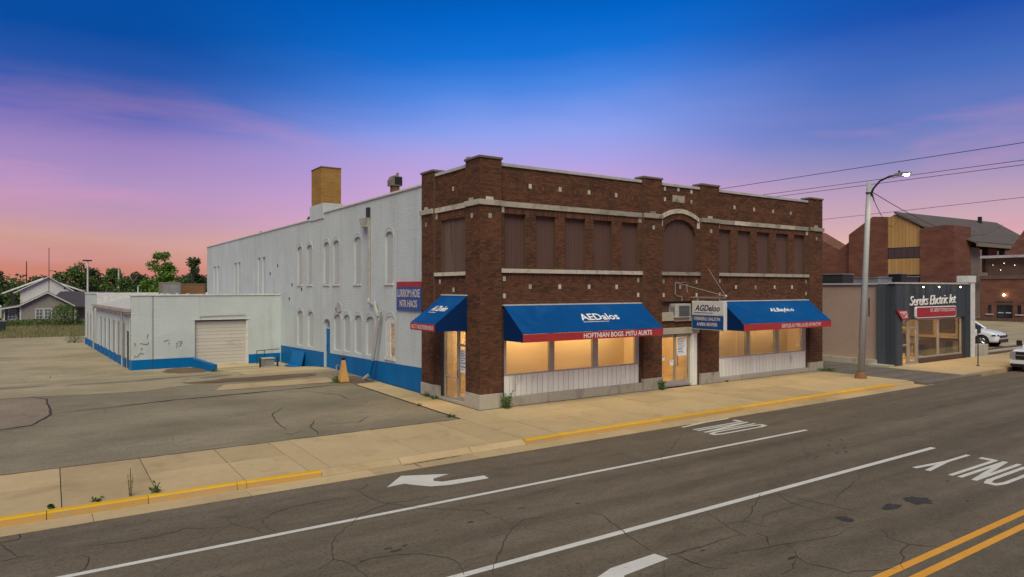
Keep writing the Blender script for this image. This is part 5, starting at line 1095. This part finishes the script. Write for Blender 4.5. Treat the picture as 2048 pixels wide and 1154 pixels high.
poly('backing', [(13.98, 0), (17.36, 0), (17.36, 11.9), (16.6, 12.25), (13.98, 10.7)], KW, 1, 'gap', K, -.12)
nb = 9
for i in range(nb):
    a, b = 14.0 + 3.34 * i / nb, 14.0 + 3.34 * (i + 1) / nb; m = (a + b) / 2
    tp = lambda y: 10.75 + (12.3 - 10.75) * (y - 14) / 2.6 if y < 16.6 else 12.3 - (y - 16.6) * .45
    mb = MB().prism([(a + .012, 8.7), (b - .012, 8.7), (b - .012, tp(b) - .05), (a + .012, tp(a) - .05)], KW, .12, 0); build('panel', mb, 'gold', K)
    build('panel', MB().prism([(a + .012, 5.8), (b - .012, 5.8), (b - .012, 7.5), (a + .012, 7.5)], KW, .12, 0), 'gold', K)
sw_ = build('strip_window', MB().prism([(14.0, 7.5), (17.34, 7.5), (17.34, 7.6), (14.0, 7.6)], KW, .1, .03).prism([(14.0, 8.6), (17.34, 8.6), (17.34, 8.7), (14.0, 8.7)], KW, .1, .03), 'dark_metal', K)
for i in range(5):
    a = 14.02 + .665 * i; build('pane', MB().prism([(a, 7.6), (a + .61, 7.6), (a + .61, 8.6), (a, 8.6)], KW, .10, -.04), 'dark_glass', sw_); build('mullion', MB().prism([(a + .612, 7.6), (a + .663, 7.6), (a + .663, 8.6), (a + .612, 8.6)], KW, .10, .0), 'dark_metal', sw_)
rf = MB()
def slab(mb, q, t=.2): mb.add([tuple(p) for p in q] + [(p[0], p[1], p[2] - t) for p in q], [(0, 1, 2, 3), (7, 6, 5, 4), (0, 4, 5, 1), (1, 5, 6, 2), (2, 6, 7, 3), (3, 7, 4, 0)]); return mb
slab(rf, [(61.7, 16.6, 12.55), (87, 16.6, 12.75), (82, 10.1, 9.15), (64.8, 10.1, 9.15)]); slab(rf, [(61.7, 13.9, 11.0), (61.7, 16.6, 12.54), (64.8, 16.5, 12.52), (64.8, 10.15, 9.2)]); slab(rf, [(64.9, 16.62, 12.5), (64.9, 24, 8.2), (87, 24, 8.2), (87, 16.62, 12.75)])
build('roof', rf, 'shingle', K); bx('chimney', 80, 80.35, 15.6, 15.95, 12.1, 13.0, 'dark_metal', K)
bx('fascia', 64.9, 81.8, 9.9, 10.08, 8.62, 8.98, 'tan_panel', K); bx('fascia', 65.4, 81.8, 10.1, 10.2, 5.2, 6.0, 'tan_panel', K)
bx('south_wall', 65.4, 82, 11.2, 11.5, 0, 9.62, 'dark_glass', K)
for i in range(4): bx('wall_panel', 65.6 + 4.2 * i, 67.8 + 4.2 * i, 10.9, 11.19, 0, 8.6, ['tan_panel', 'far_brick', 'grey_metal', 'tan_panel'][i], K)
K.location = (95.6, 29.65, -1.96); K.scale = (1.45, 1.45, 1.45)        # a big building, well behind the hall
# brick hall with double doors
Hh = thing('brick_hall', 'red brick hall with dark double doors under a small arch and a lit bulb', 'building', (92, 17, 0)); HW = west(92)
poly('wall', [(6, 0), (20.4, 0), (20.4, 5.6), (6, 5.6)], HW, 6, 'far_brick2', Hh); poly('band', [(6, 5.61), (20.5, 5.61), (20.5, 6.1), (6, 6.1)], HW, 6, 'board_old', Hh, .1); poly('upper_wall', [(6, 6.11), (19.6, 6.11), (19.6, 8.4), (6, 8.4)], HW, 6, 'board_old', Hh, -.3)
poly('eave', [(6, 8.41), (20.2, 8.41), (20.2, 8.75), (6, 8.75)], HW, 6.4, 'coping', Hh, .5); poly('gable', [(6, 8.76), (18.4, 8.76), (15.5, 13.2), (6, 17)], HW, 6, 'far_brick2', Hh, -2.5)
dd = poly('double_door', [(16.6, .15), (18.4, .15), (18.4, 2.2), (16.6, 2.2)], HW, .1, 'dark_metal', Hh, .03)
for a in (16.68, 17.55): poly('leaf', [(a, .17), (a + .77, .17), (a + .77, 2.1), (a, 2.1)], HW, 0, 'dark_glass', dd, .06); poly('push_bar', [(a + .08, 1.08), (a + .7, 1.08), (a + .7, 1.2), (a + .08, 1.2)], HW, 0, 'sign_white', dd, .1)
for a in (15.65, 19.05):
    wn = poly('slot_window', [(a, .95), (a + .4, .95), (a + .4, 2.15), (a, 2.15)], HW, .1, 'dark_glass', Hh, .02); poly('sill', [(a - .25, .83), (a + .65, .83), (a + .65, .95), (a - .25, .95)], HW, .05, 'sign_white', wn, .12)
poly('door_arch', [(17.5 + 1.0 * math.cos(R(a)), 2.62 + .62 * math.sin(R(a))) for a in range(0, 181, 15)], HW, .02, 'board_old', Hh, .08); poly('stair_wall', [(15, 0), (20.2, 0), (20.2, .45), (15, .45)], west(90.5), .4, 'board_old', Hh)
hl = thing('door_lamp', 'lit globe lamp above the double doors of the brick hall', 'lamp', (91.8, 17.5, 3.4)); build('globe', MB().ball((91.75, 17.5, 3.5), .12, 6), 'bulb_warm', hl); build('bracket', MB().tube([(92, 17.5, 3.6), (91.75, 17.5, 3.66)], .03, 5), 'dark_metal', hl)
for i, (y, z) in enumerate(((18.9, 7.5), (17.6, 7.7), (16.4, 7.4), (18.0, 6.8))):
    o = thing('eave_light', ['tiny lit bulb near the eave end of the brick hall', 'tiny lit bulb just under the hall eave', 'tiny lit bulb on the upper hall wall', 'tiny low bulb on the upper hall wall'][i], 'lamp', (92.1, y, z)); build('bulb', MB().ball((92.05, y, z), .045, 5), 'bulb_small', o); build('holder', MB().tube([(92.3, y, z + .02), (92.07, y, z + .06)], .03, 5), 'dark_metal', o)
fb = thing('dark_fence', 'dark slatted fence beside the brick hall', 'fence', (80, 19, 0))
for k in range(12): bx('slat', 79.0 + .001 * k, 79.06, 18.6 + .28 * k, 18.84 + .28 * k, 0.05, 3.4 if k % 3 else 3.6, 'dark_metal', fb)

# ================================================================ VEHICLES
def loft(secs, n_smooth=True):
    mb = MB(); m = len(secs[0]); vs = [p for s in secs for p in s]
    fs = [(i * m + j, i * m + (j + 1) % m, (i + 1) * m + (j + 1) % m, (i + 1) * m + j) for i in range(len(secs) - 1) for j in range(m)]
    fs += [tuple(range(m)), tuple((len(secs) - 1) * m + j for j in range(m))]
    return mb.add(vs, fs)
def vehicle(T, Mx, L, body, cabin, roofz, wheels, wr, w, paint='car_white', pickup=False):
    """body: (s, z_low, z_belt, half width) along the length from the nose; cabin: (s, z_low, z_top, hw_low, hw_top)"""
    tr = lambda p: tuple(Mx @ Vector(p))
    def sec(s, zl, zt, hw):
        pts = [(-hw * .94, zl), (-hw, zl + .12), (-hw, zt - (zt - zl) * .35), (-hw * .97, zt - .07), (-hw * .86, zt), (0, zt + .035), (hw * .86, zt), (hw * .97, zt - .07), (hw, zt - (zt - zl) * .35), (hw, zl + .12), (hw * .94, zl), (0, zl)]
        return [tr((s, y, z)) for y, z in pts]
    b = build('body', loft([sec(*q) for q in body]), paint, T, smooth=True); sb = b.modifiers.new('sub', 'SUBSURF'); sb.levels = sb.render_levels = 2
    def csec(s, zl, zt, hl, ht): return [tr((s, y, z)) for y, z in ((-hl, zl), (-ht - .03, zt - .10), (-ht * .88, zt), (0, zt + .03), (ht * .88, zt), (ht + .03, zt - .10), (hl, zl))]
    c = build('cabin_glass', loft([csec(*q) for q in cabin]), 'dark_glass', T, smooth=True)
    rfm = MB(); k = cabin[1:-1]
    rfm = loft([[tr((s, y, z)) for y, z in ((-ht - .035, zt - .09), (-ht * .88, zt + .012), (0, zt + .042), (ht * .88, zt + .012), (ht + .035, zt - .09), (0, zt - .06))] for s, zl, zt, hl, ht in k]); build('roof', rfm, paint, T, smooth=True)
    pil = MB()
    for s in (-1, 1):
        for i in range(len(cabin) - 1):
            s0, a0, t0, h0, g0 = cabin[i]; s1, a1, t1, h1, g1 = cabin[i + 1]
            if i == 0: pil.tube([tr((s0, s * h0, a0)), tr((s1, s * g1, t1 - .04))], .045, 6)
        for s0, zl, zt, hl, ht in cabin[2:-1]: pil.tube([tr((s0, s * (hl + .01), zl)), tr((s0, s * (ht + .03), zt - .05))], .05, 6)
    build('pillar', pil, paint, T)
    for s in wheels:
        for side_ in (-1, 1):
            arch = MB().lathe([(wr * 1.22, 0), (wr * 1.22, .03)], (0, 0, 0), 'y', 24); arch.v = [tr((s + x, side_ * (w - .002) + (y - .02) * 1, wr + z)) for x, y, z in arch.v]; build('wheel_arch', arch, 'black', T)
            ty = MB().lathe([(wr * .64, -.12), (wr * .93, -.13), (wr, -.07), (wr, .07), (wr * .93, .13), (wr * .64, .12)], (0, 0, 0), 'y', 26); ty.v = [tr((s + x, side_ * (w - .10) + y, wr + z)) for x, y, z in ty.v]; tyo = build('tyre', ty, 'tyre', T, smooth=False)
            rm = MB().lathe([(wr * .66, -.02), (wr * .66, .1), (wr * .58, .12), (wr * .52, .085), (wr * .1, .10)], (0, 0, 0), 'y', 26)
            for kk in range(5):
                a = 2 * math.pi * kk / 5; rm.tube([(wr * .1 * math.cos(a), .115, wr * .1 * math.sin(a)), (wr * .6 * math.cos(a), .115, wr * .6 * math.sin(a))], .035, 5)
            rm.v = [tr((s + x, side_ * (w - .10 + y * 1.12), wr + z)) for x, y, z in rm.v]; build('rim', rm, 'rim', tyo)
    return b, tr
# white SUV parked on the raised lot, nose to the street
SV = thing('parked_car', 'white crossover car parked behind the small shop with dark lower trim', 'car', (41.8, 1.5, .30))
Mx = Matrix.Translation((41.8, -.80, .30)) @ Matrix.Rotation(R(90), 4, 'Z') @ Matrix.Scale(1.08, 4)
Wd = .93
b, tr = vehicle(SV, Mx, 4.6, [(0.0, .34, .74, .62), (.12, .28, .86, .80), (.5, .26, 1.02, .90), (1.35, .26, 1.13, .93), (2.2, .26, 1.15, .93), (3.6, .26, 1.17, .93), (4.3, .30, 1.17, .88), (4.6, .42, 1.06, .75)], [(1.3, 1.11, 1.13, .80, .78), (2.05, 1.12, 1.68, .84, .66), (2.6, 1.12, 1.76, .84, .68), (3.7, 1.13, 1.73, .84, .68), (4.45, 1.13, 1.20, .80, .72)], 1.6, (.90, 3.6), .36, Wd)
def vp(name, pts, mat, parent, tr, x0=None, thick=.02): pass
mb = MB()
for s in (-1, 1): mb.add([tr(p) for p in ((.04, s * .60, .72), (.28, s * .87, .76), (.36, s * .90, .82), (.10, s * .62, .79), (-.015, s * .58, .71), (.22, s * .90, .755), (.34, s * .925, .83), (.03, s * .60, .80))], [(4, 5, 6, 7), (0, 1, 5, 4), (2, 3, 7, 6)])
build('headlight', mb, 'dark_glass', SV); mb = MB(); mb.add([tr(p) for p in ((-.03, -.50, .62), (-.03, .50, .62), (-.01, .52, .76), (-.01, -.52, .76), (.1, -.50, .62), (.1, .50, .62), (.1, .52, .76), (.1, -.52, .76))], [(0, 1, 2, 3), (0, 4, 5, 1), (3, 2, 6, 7), (0, 3, 7, 4), (1, 5, 6, 2)]); build('grille', mb, 'black', SV)
mb = MB(); mb.add([tr(p) for p in ((-.03, -.62, .30), (-.03, .62, .30), (-.03, .6, .52), (-.03, -.6, .52), (.15, -.62, .30), (.15, .62, .30), (.15, .6, .52), (.15, -.6, .52))], [(0, 1, 2, 3), (0, 4, 5, 1), (3, 2, 6, 7), (0, 3, 7, 4), (1, 5, 6, 2)]); build('lower_bumper', mb, 'black', SV)
mb = MB()
for s in (-1, 1): mb.add([tr(p) for p in ((1.45, s * .90, .22), (3.1, s * .90, .22), (3.1, s * .945, .42), (1.45, s * .945, .42), (1.45, s * .945, .24), (3.1, s * .945, .24))], [(4, 5, 2, 3), (0, 1, 5, 4)])
build('sill_trim', mb, 'black', SV); mb = MB()
for s in (-1, 1): mb.add([tr(p) for p in ((1.55, s * .945, .55), (3.0, s * .945, .55), (3.0, s * .945, .80), (1.72, s * .945, .80), (1.5, s * .945, .70))], [(0, 1, 2, 3, 4)])
build('door_trim', mb, 'black', SV); mb = MB()
for s in (-1, 1): mb.ball(tr((1.75, s * 1.0, 1.12)), .10, 5)
build('wing_mirror', mb, 'car_white', SV)
# white pickup at the kerb, nose towards the crossing
PT = thing('pickup_truck', 'white pickup truck with black grille parked at the kerb before the small shop', 'truck', (32, -6.9, -.13))
Mx = Matrix.Translation((30.45, -6.2, -.13))
b, tr = vehicle(PT, Mx, 5.7, [(0.0, .52, 1.10, .82), (.10, .48, 1.18, .94), (.5, .46, 1.22, .99), (1.55, .46, 1.30, 1.0), (2.5, .46, 1.32, 1.0), (4.0, .46, 1.34, 1.0), (5.5, .5, 1.34, 1.0), (5.7, .55, 1.30, .97)], [(1.55, 1.26, 1.28, .88, .86), (2.25, 1.28, 1.84, .90, .70), (2.8, 1.28, 1.92, .90, .72), (3.7, 1.28, 1.88, .90, .72), (3.95, 1.28, 1.34, .88, .80)], 1.9, (.95, 4.5), .41, 1.0)
def tbox(x0, x1, y0, y1, z0, z1): return [tr((x, y, z)) for x, y, z in MB().box(x0, x1, y0, y1, z0, z1).v], MB().box(0, 1, 0, 1, 0, 1).f
mb = MB(); mb.add(*tbox(-.03, .1, -.66, .66, .92, 1.08)); mb.add(*tbox(-.03, .1, -.66, .66, .66, .86)); build('grille', mb, 'black', PT); mb = MB(); mb.add(*tbox(-.05, .1, -.68, .68, .865, .915)); build('chrome_bar', mb, 'rim', PT); mb = MB(); mb.add(*tbox(-.10, .1, -.92, .92, .44, .63)); build('bumper', mb, 'car_white', PT); mb = MB(); mb.add(*tbox(-.08, .2, -.9, .9, .28, .435)); build('air_dam', mb, 'black', PT)
for s in (-1, 1):
    mb = MB(); mb.add(*tbox(-.02, .35, min(s * .68, s * .955), max(s * .68, s * .955), .68, 1.08)); build('headlight', mb, 'lamp_lens', PT); mb = MB(); mb.add(*tbox(1.75, 1.95, min(s * 1.05, s * 1.28), max(s * 1.05, s * 1.28), 1.30, 1.58)); build('wing_mirror', mb, 'black', PT, bevel=.03)

# ================================================================ HOUSES BEYOND THE LOT
HG = thing('grey_house', 'grey sided gabled house with white trim and dark shingle roof beyond the lot', 'house', (-13, 90, -.6)); YG = 90; SH = south(YG)
poly('front_gable', [(-16.0, -.7), (-10.2, -.7), (-10.2, 1.95), (-13.0, 3.7), (-16.0, 2.0)], SH, 6, 'siding_grey', HG); poly('wing', [(-17.7, -.7), (-16.25, -.7), (-16.25, 1.75), (-17.7, 1.6)], SH, 5, 'siding_grey', HG, -.5)
poly('wing', [(-10.15, -.7), (-5, -.7), (-5, 2.9), (-8.4, 2.9), (-10.15, 2.0)], SH, 5, 'siding_grey', HG, -1.2); poly('corner_board', [(-16.05, -.7), (-15.85, -.7), (-15.85, 2.05), (-16.05, 2.0)], SH, .02, 'white_paint', HG, .05); poly('corner_board', [(-10.0, -.7), (-9.75, -.7), (-9.75, 2.1), (-10.0, 2.0)], SH, .02, 'white_paint', HG, -1.14); poly('corner_board', [(-17.75, -.7), (-17.6, -.7), (-17.6, 1.6), (-17.75, 1.6)], SH, .02, 'white_paint', HG, -.45)
def rake(name, pts, d0, d1, t, mat): return build(name, MB().prism(pts + [(x, z + t) for x, z in reversed(pts)], SH, d0, d1), mat, HG)
rake('barge_board', [(-18.3, 1.55), (-16.2, 1.93), (-13.0, 3.72), (-9.9, 1.9)], .15, .45, .17, 'white_paint'); rake('roof', [(-18.25, 1.62), (-16.2, 2.0), (-13.0, 3.80), (-9.95, 1.98)], -7, .14, .16, 'shingle')
mb = MB(); slab(mb, [(-12.6, 90.6, 2.9), (-11.5, 93, 3.95), (-4, 93, 3.95), (-4, 89.2, 1.9)], .15); slab(mb, [(-12.6, 90.6, 2.88), (-4, 89.2, 1.88), (-9.9, 89.6, 1.95), (-11.0, 90.0, 2.4)], .15); build('roof', mb, 'shingle_dark', HG); rake('barge_board', [(-10.5, 1.9), (-8.2, 2.9)], -.9, -.7, .16, 'white_paint')
def hwin(x0, x1, z0, z1, d, parent):
    w = build('window', MB().prism([(x0, z0), (x1, z0), (x1, z1), (x0, z1)], SH, -d - .02, -d + .06), 'white_paint', parent); build('pane', MB().prism([(x0 + .1, z0 + .1), (x1 - .1, z0 + .1), (x1 - .1, z1 - .1), (x0 + .1, z1 - .1)], SH, -d, -d + .075), 'house_glass', w)
    mb = MB(); xm, zm = (x0 + x1) / 2, (z0 + z1) / 2; mb.prism([(xm - .02, z0 + .1), (xm + .02, z0 + .1), (xm + .02, z1 - .1), (xm - .02, z1 - .1)], SH, -d, -d + .085)
    for f in (.33, .66): zq = z0 + (z1 - z0) * f; mb.prism([(x0 + .1, zq - .02), (x1 - .1, zq - .02), (x1 - .1, zq + .02), (x0 + .1, zq + .02)], SH, -d, -d + .083)
    build('muntin', mb, 'siding_white', w)
hwin(-14.35, -13.45, .3, 1.68, 0, HG); hwin(-13.42, -12.5, .3, 1.68, 0, HG); hwin(-17.3, -16.4, .25, 1.6, .5, HG); bx('downpipe', -16.2, -16.08, 89.9, 90.0, -.6, 2.0, 'dark_metal', HG)
HH = thing('white_house', 'taller white gabled house standing behind the grey house', 'house', (-13, 97, -.6)); SW2 = south(97)
poly('gable_wall', [(-16.2, -.7), (-9.9, -.7), (-9.9, 3.9), (-12.9, 5.9), (-16.2, 4.0)], SW2, 9, 'siding_white', HH)
mb = MB(); slab(mb, [(-12.9, 96.6, 6.1), (-12.9, 107, 6.1), (-17.4, 107, 3.5), (-17.0, 96.6, 3.75)], .14); slab(mb, [(-12.9, 96.6, 6.1), (-12.9, 107, 6.1), (-9.2, 107, 3.6), (-9.4, 96.6, 3.7)], .14); build('roof', mb, 'siding_white', HH); mb = MB(); slab(mb, [(-13.6, 100, 5.9), (-13.6, 106, 5.9), (-18.6, 106, 3.7), (-18.4, 100, 3.75)], .2); slab(mb, [(-12, 100, 5.4), (-12, 106, 5.4), (-8.2, 106, 3.9), (-8.3, 100, 3.95)], .2); build('dormer_roof', mb, 'siding_white', HH); mb = MB().box(-17.3, -16.75, 96.2, 96.7, 1.5, 3.7); build('stack', mb, 'dark_metal', HH); bx('vent', -11.1, -10.85, 96.95, 97.02, 4.3, 4.5, 'dark_metal', HH)
UB = thing('utility_cabinet', 'dark green utility cabinet at the edge of the lot', 'cabinet', (-17.8, 75, -.6)); bx('box', -20, -16.9, 75, 76.2, -.62, .62, 'utility_green', UB, .05); bx('lid', -20.05, -16.85, 74.95, 76.25, .622, .72, 'grey_metal', UB)
PB = thing('parked_van', 'white van partly hidden behind the grey house', 'van', (-20, 98, -.6)); bx('body', -22.5, -18.3, 98, 100, 0.1, 2.0, 'car_white', PB, .2); bx('window', -21, -18.6, 97.98, 98, 1.1, 1.6, 'dark_glass', PB); bx('skirt', -22.4, -18.4, 98.02, 99.9, -.35, .1, 'black', PB)
for xx in (-21.7, -19.1): build('wheel', MB().lathe([(.34, -.1), (.36, 0), (.34, .1)], (xx, 98.1, -.26), 'y', 14), 'tyre', PB)
AM = thing('antenna_mast', 'thin tall antenna mast in front of the white house', 'mast', (-12.8, 95.5, -.6)); build('mast', MB().tube([(-12.85, 95.5, -.6), (-12.85, 95.5, 10.1)], .05, 6), 'dark_metal', AM); build('side_arm', MB().tube([(-12.85, 95.5, 6.9), (-12.2, 95.5, 6.8)], .04, 5), 'dark_metal', AM); build('small_lamp', MB().ball((-12.1, 95.5, 6.75), .14, 5), 'dark_metal', AM)
for i, (x, y, h, hdx) in enumerate(((-8.55, 86.5, 8.0, 1), (-17.3, 175, 10.6, 0), (-4.4, 94.3, 7.2, 0), (-3.1, 81.4, 4.6, 0))):
    o = thing('light_pole', ['white light pole with a flat head behind the annex', 'distant thin pole above the tree line', 'plain pale pole behind the annex roof', 'short pale post rising behind the annex roof'][i], 'pole', (x, y, -.6)); build('pole', MB().tube([(x, y, -.6), (x, y, h)], [.16 if i else .14, .09], 8), 'sign_white' if i != 1 else 'dark_metal', o)
    if hdx: build('head', MB().box(x - .6, x + .5, y - .15, y + .15, h, h + .18), 'dark_metal', o)
    else: build('cap', MB().lathe([(.10, 0), (.12, .1), (.03, .2)], (x, y, h), n=8), 'grey_metal', o)

# ================================================================ TREES AND WEEDS
def tree(label, x, y, z0, h, rad, mat, seed, trunk_h=.35, n=2600, leaf=.32, gaps=.0, lobes=9, group=None):
    rr = random.Random(seed); T = thing('tree', label, 'tree', (x, y, z0), group)
    mb = MB(); top = z0 + h * .82
    mb.tube([(x, y, z0 - .1), (x + rr.uniform(-.1, .1), y, z0 + h * .3), (x + rr.uniform(-.2, .2), y + rr.uniform(-.2, .2), z0 + h * .58), (x, y, top)], [h * .028, h * .021, h * .013, .02], 8)
    C = []
    for k in range(lobes):
        a = rr.uniform(0, 2 * math.pi); t = rr.random(); zz = z0 + h * (trunk_h + (.92 - trunk_h) * t); spread = rad * (1.0 - .62 * max(0, (t - .35) / .65) ** 1.3) * rr.uniform(.35, .85)
        c = Vector((x + spread * math.cos(a), y + spread * math.sin(a), zz)); r = rad * rr.uniform(.28, .46) * (1 - .35 * t); C.append((c, r))
        st = Vector((x, y, z0 + h * rr.uniform(.25, .55))); mb.tube([st, st.lerp(c, .5) + Vector((0, 0, .15 * r)), c], [h * .011, h * .007, .015], 5)
    C.append((Vector((x, y, z0 + h * .9)), rad * .26)); C.append((Vector((x, y, z0 + h * (trunk_h + .25))), rad * .55))
    build('trunk', mb, 'bark', T)
    lf = MB(); tot = sum(r ** 2 for _, r in C)
    for c, r in C:
        for _ in range(int(n * r * r / tot)):
            d = Vector((rr.gauss(0, 1), rr.gauss(0, 1), rr.gauss(0, 1))).normalized() * r * (rr.random() ** .38) * rr.uniform(.8, 1.18); d.z *= .85
            lf.leaf(c + d, leaf * rr.uniform(.6, 1.3), rr=rr, asp=.65)
    build('crown', lf, mat, T, fix=False); return T
tree('bright green maple tree rising above the annex roof', -2.5, 63, -.6, 9.4, 2.6, 'leaf_bright', 11, .12, 7500, .27, lobes=26)
tree('dark leafy tree at the far end of the white wall', 2.2, 74, -.6, 9.3, 2.6, 'leaf_dark', 12, .12, 6000, .30, lobes=22)
tree('tree whose twigs show above the far white parapet', 3.4, 58.5, -.6, 10.4, 1.9, 'leaf', 13, .4, 2600, .34, lobes=9)
tree('low mid green tree left of the bright maple', -4.6, 84, -.6, 6.6, 3.0, 'leaf', 14, .05, 5000, .32, lobes=18)
tree('low bright tree between the maple and the white wall', 1.0, 80, -.6, 6.2, 3.0, 'leaf_bright', 15, .05, 5000, .32, lobes=18)
FT = [(-26, 135, 11.5, 4.6, 'leaf_dark'), (-21, 128, 10.2, 3.6, 'leaf_dark'), (-18.5, 148, 7.6, 4.6, 'leaf'), (-14.5, 158, 8.2, 4.5, 'leaf_dark'), (-10.8, 140, 9.6, 3.4, 'leaf'), (-8.2, 128, 11.4, 3.6, 'leaf'), (-6.2, 138, 10.6, 3.8, 'leaf_dark'), (-3.0, 124, 9.0, 2.7, 'leaf'), (-1.8, 142, 10.6, 3.4, 'leaf'), (.9, 128, 9.3, 3.2, 'leaf_dark'), (3.2, 136, 9.0, 3.6, 'leaf_dark'), (6.5, 128, 8.4, 3.6, 'leaf'), (10, 120, 9, 3.6, 'leaf_dark'), (-23.5, 160, 9, 5, 'leaf'), (-4.4, 152, 8.8, 4.5, 'leaf_dark'), (-12, 118, 6.0, 3.0, 'leaf_dark'), (-16.4, 122, 6.4, 3.0, 'leaf'), (-1, 110, 6.2, 3.0, 'leaf_dark'), (4, 104, 6.4, 2.8, 'leaf_dark')]
LB = ['tall dark tree at the open edge of the lot view', 'dark broad tree left of the white house', 'low rounded tree behind the white house ridge', 'distant dark tree behind the antenna mast', 'green tree just right of the white house gable', 'tall loose crowned green tree behind the flat headed light pole', 'dark full tree behind the light pole', 'slender airy tree right of the light pole', 'open crowned tree with sky gaps beyond the annex', 'dark tree beside the plain pale pole', 'dark tree beyond the short pale post', 'mid green tree behind the bright maple', 'dark tree behind the white building end', 'far pale tree behind the cabinet', 'distant dark tree filling the gap behind the pole', 'low dark tree behind the white house roof', 'low green tree between house chimney and roofs', 'low dark tree behind the annex parapet', 'low dark tree near the far white wall']
for i, (x, y, h, r, m) in enumerate(FT): tree(LB[i], x, y, -.6, h * .88, r * 1.1, m, 40 + i, .06, 4600, .42, lobes=20, group='trees beyond the houses')
tag(build('far_woods', (lambda mb: [mb.leaf((rr.uniform(-120, 60), rr.uniform(190, 230), -.5 + 9 * rr.random() ** 1.2 * (.75 + .25 * math.sin(k * .0013 * 7))), rr.uniform(.7, 1.4), rr=rr, asp=.8) for k in range(16000)] and mb)(MB()), 'leaf_dark', fix=False), 'far dark wood closing the view beyond the houses', 'trees', kind='stuff')
def bush(label, x, y, z0, rx, h, mat, seed, n=700, leaf=.16, name='shrub', cat='shrub'):
    rr = random.Random(seed); T = thing(name, label, cat, (x, y, z0)); mb = MB(); st = MB()
    for k in range(6):
        a = rr.uniform(0, 6.28); st.tube([(x, y, z0 - .05), (x + rx * .5 * math.cos(a), y + rx * .5 * math.sin(a), z0 + h * .7)], [.02 + h * .008, .008], 5)
    for _ in range(n):
        a = rr.uniform(0, 6.28); t = rr.random(); q = rx * math.sqrt(rr.random()) * (.55 + .6 * math.sin(math.pi * min(1, t * .85 + .12))); mb.leaf((x + q * math.cos(a), y + q * math.sin(a), z0 + h * (.04 + .96 * t * rr.uniform(.85, 1.05))), leaf * rr.uniform(.6, 1.3), rr=rr)
    build('stem', st, 'bark', T); build('foliage', mb, mat, T, fix=False); return T
bush('rounded dark shrub in front of the grey house', -11.2, 85.5, -.6, 1.5, 2.9, 'leaf', 1, 2200, .22)
for i, (x, y, r, h) in enumerate(((-15.8, 88.5, 1.3, .9), (-14.0, 88.6, 1.5, 1.0), (-12.8, 88.4, 1.2, .8), (-17.3, 88.6, 1.2, .8), (-9.4, 87.5, 1.6, .8), (-7.6, 86, 1.5, .7))): bush(['low bush under the double window of the grey house', 'wider low bush right of the double window', 'low bush near the rounded shrub', 'low bush at the left wing of the grey house', 'low bush in front of the right house wing', 'low bush near the annex end'][i], x, y, -.6, r, h, 'leaf', 60 + i, 900, .18)
bush('green weed tuft at the far corner of the annex', -10.9, 52.5, -.55, .7, .7, 'weed', 5, 500, .09, 'weed', 'weed'); bush('dark shrub by the brick hall stair wall', 88.5, 12.7, .0, 1.3, 1.9, 'leaf', 6, 900, .2); bush('yellowing shrub beside the dark fence', 77.5, 19.4, 0, 1.2, 2.2, 'dry_weed', 7, 700, .2)
tag(build('rough_grass', (lambda mb: [mb.add([(x, y, -.64), (x + .05, y, -.64), (x + rr.gauss(0, .12), y + rr.gauss(0, .1), -.64 + rr.uniform(.15, .5))], [(0, 1, 2)]) for x, y in ((rr.uniform(-40, -4), 62.6 + 24 * rr.random()) for _ in range(26000))] and mb)(MB()), 'rough_grass', fix=False), 'rough dry grass strip between lot and houses', 'grass', kind='stuff')
def weed(label, x, y, r, h, seed, n=60, mat='weed', z0=.0, leaf=.07):
    rr = random.Random(seed); T = thing('weed', label, 'weed', (x, y, z0)); mb = MB(); st = MB()
    for k in range(max(5, n // 14)):
        a = rr.uniform(0, 6.28); tip = Vector((x + r * .8 * math.cos(a) * rr.random(), y + r * .8 * math.sin(a) * rr.random(), z0 + h * rr.uniform(.5, 1))); b0 = Vector((x + r * .25 * math.cos(a), y + r * .25 * math.sin(a), z0 - .02)); st.tube([b0, b0.lerp(tip, .5) + Vector((0, 0, h * .1)), tip], [.008, .006, .003], 4)
        for j in range(14):
            p = b0.lerp(tip, rr.uniform(.1, 1)); mb.leaf(p + Vector((rr.gauss(0, .05), rr.gauss(0, .05), rr.gauss(0, .03))) * (r / .3), leaf * rr.uniform(.6, 1.5), rr=rr, asp=.45)
    build('stem', st, mat, T); build('leaves', mb, mat, T, fix=False)
for i, a in enumerate([('bushy green weed at the foot of the corner pier', 1.0, -.22, .34, .62, 1, 320), ('low weeds along the side path beside the white wall corner', -.12, 3.9, .35, .16, 2, 160), ('second patch of low weeds at the glazed side door', -.15, 3.2, .30, .14, 3, 120), ('round leafy weed beside the street door', 9.05, -.14, .26, .52, 4, 260), ('small green weed sprouting by the far plinth', 13.4, -.1, .14, .10, 5, 40), ('low green weeds at the end pier', 20.9, -.3, .45, .16, 6, 200), ('low weeds spreading onto the alley by the end pier', 21.6, -.35, .4, .12, 7, 140), ('weed in the joint where side path meets pavement', -1.5, -.55, .2, .12, 8, 70), ('tiny weed in the edge of the side path', -1.35, 2.1, .14, .07, 9, 40), ('small weed behind the yellow kerb next to a slab joint', -12.65, -4.52, .10, .12, 10, 50), ('low weed tuft behind the yellow kerb', -11.9, -4.48, .16, .10, 11, 60), ('spiky green weed with a tall stem behind the kerb', -10.85, -4.52, .15, .24, 12, 70), ('grass tuft around the orange marker', -1.75, 9.9, .5, .2, 14, 240), ('grass tuft at the standpipe', -1.1, 11.2, .4, .2, 15, 160), ('green tuft at the end of the low blue wall', -4.95, 20.9, .3, .25, 16, 120)]): weed(*a, z0=lotz(0, a[2]))
weed('tall dry bare weed stalk behind the yellow kerb', -11.3, -4.5, .08, .62, 13, 30, 'dry_weed', leaf=.03)
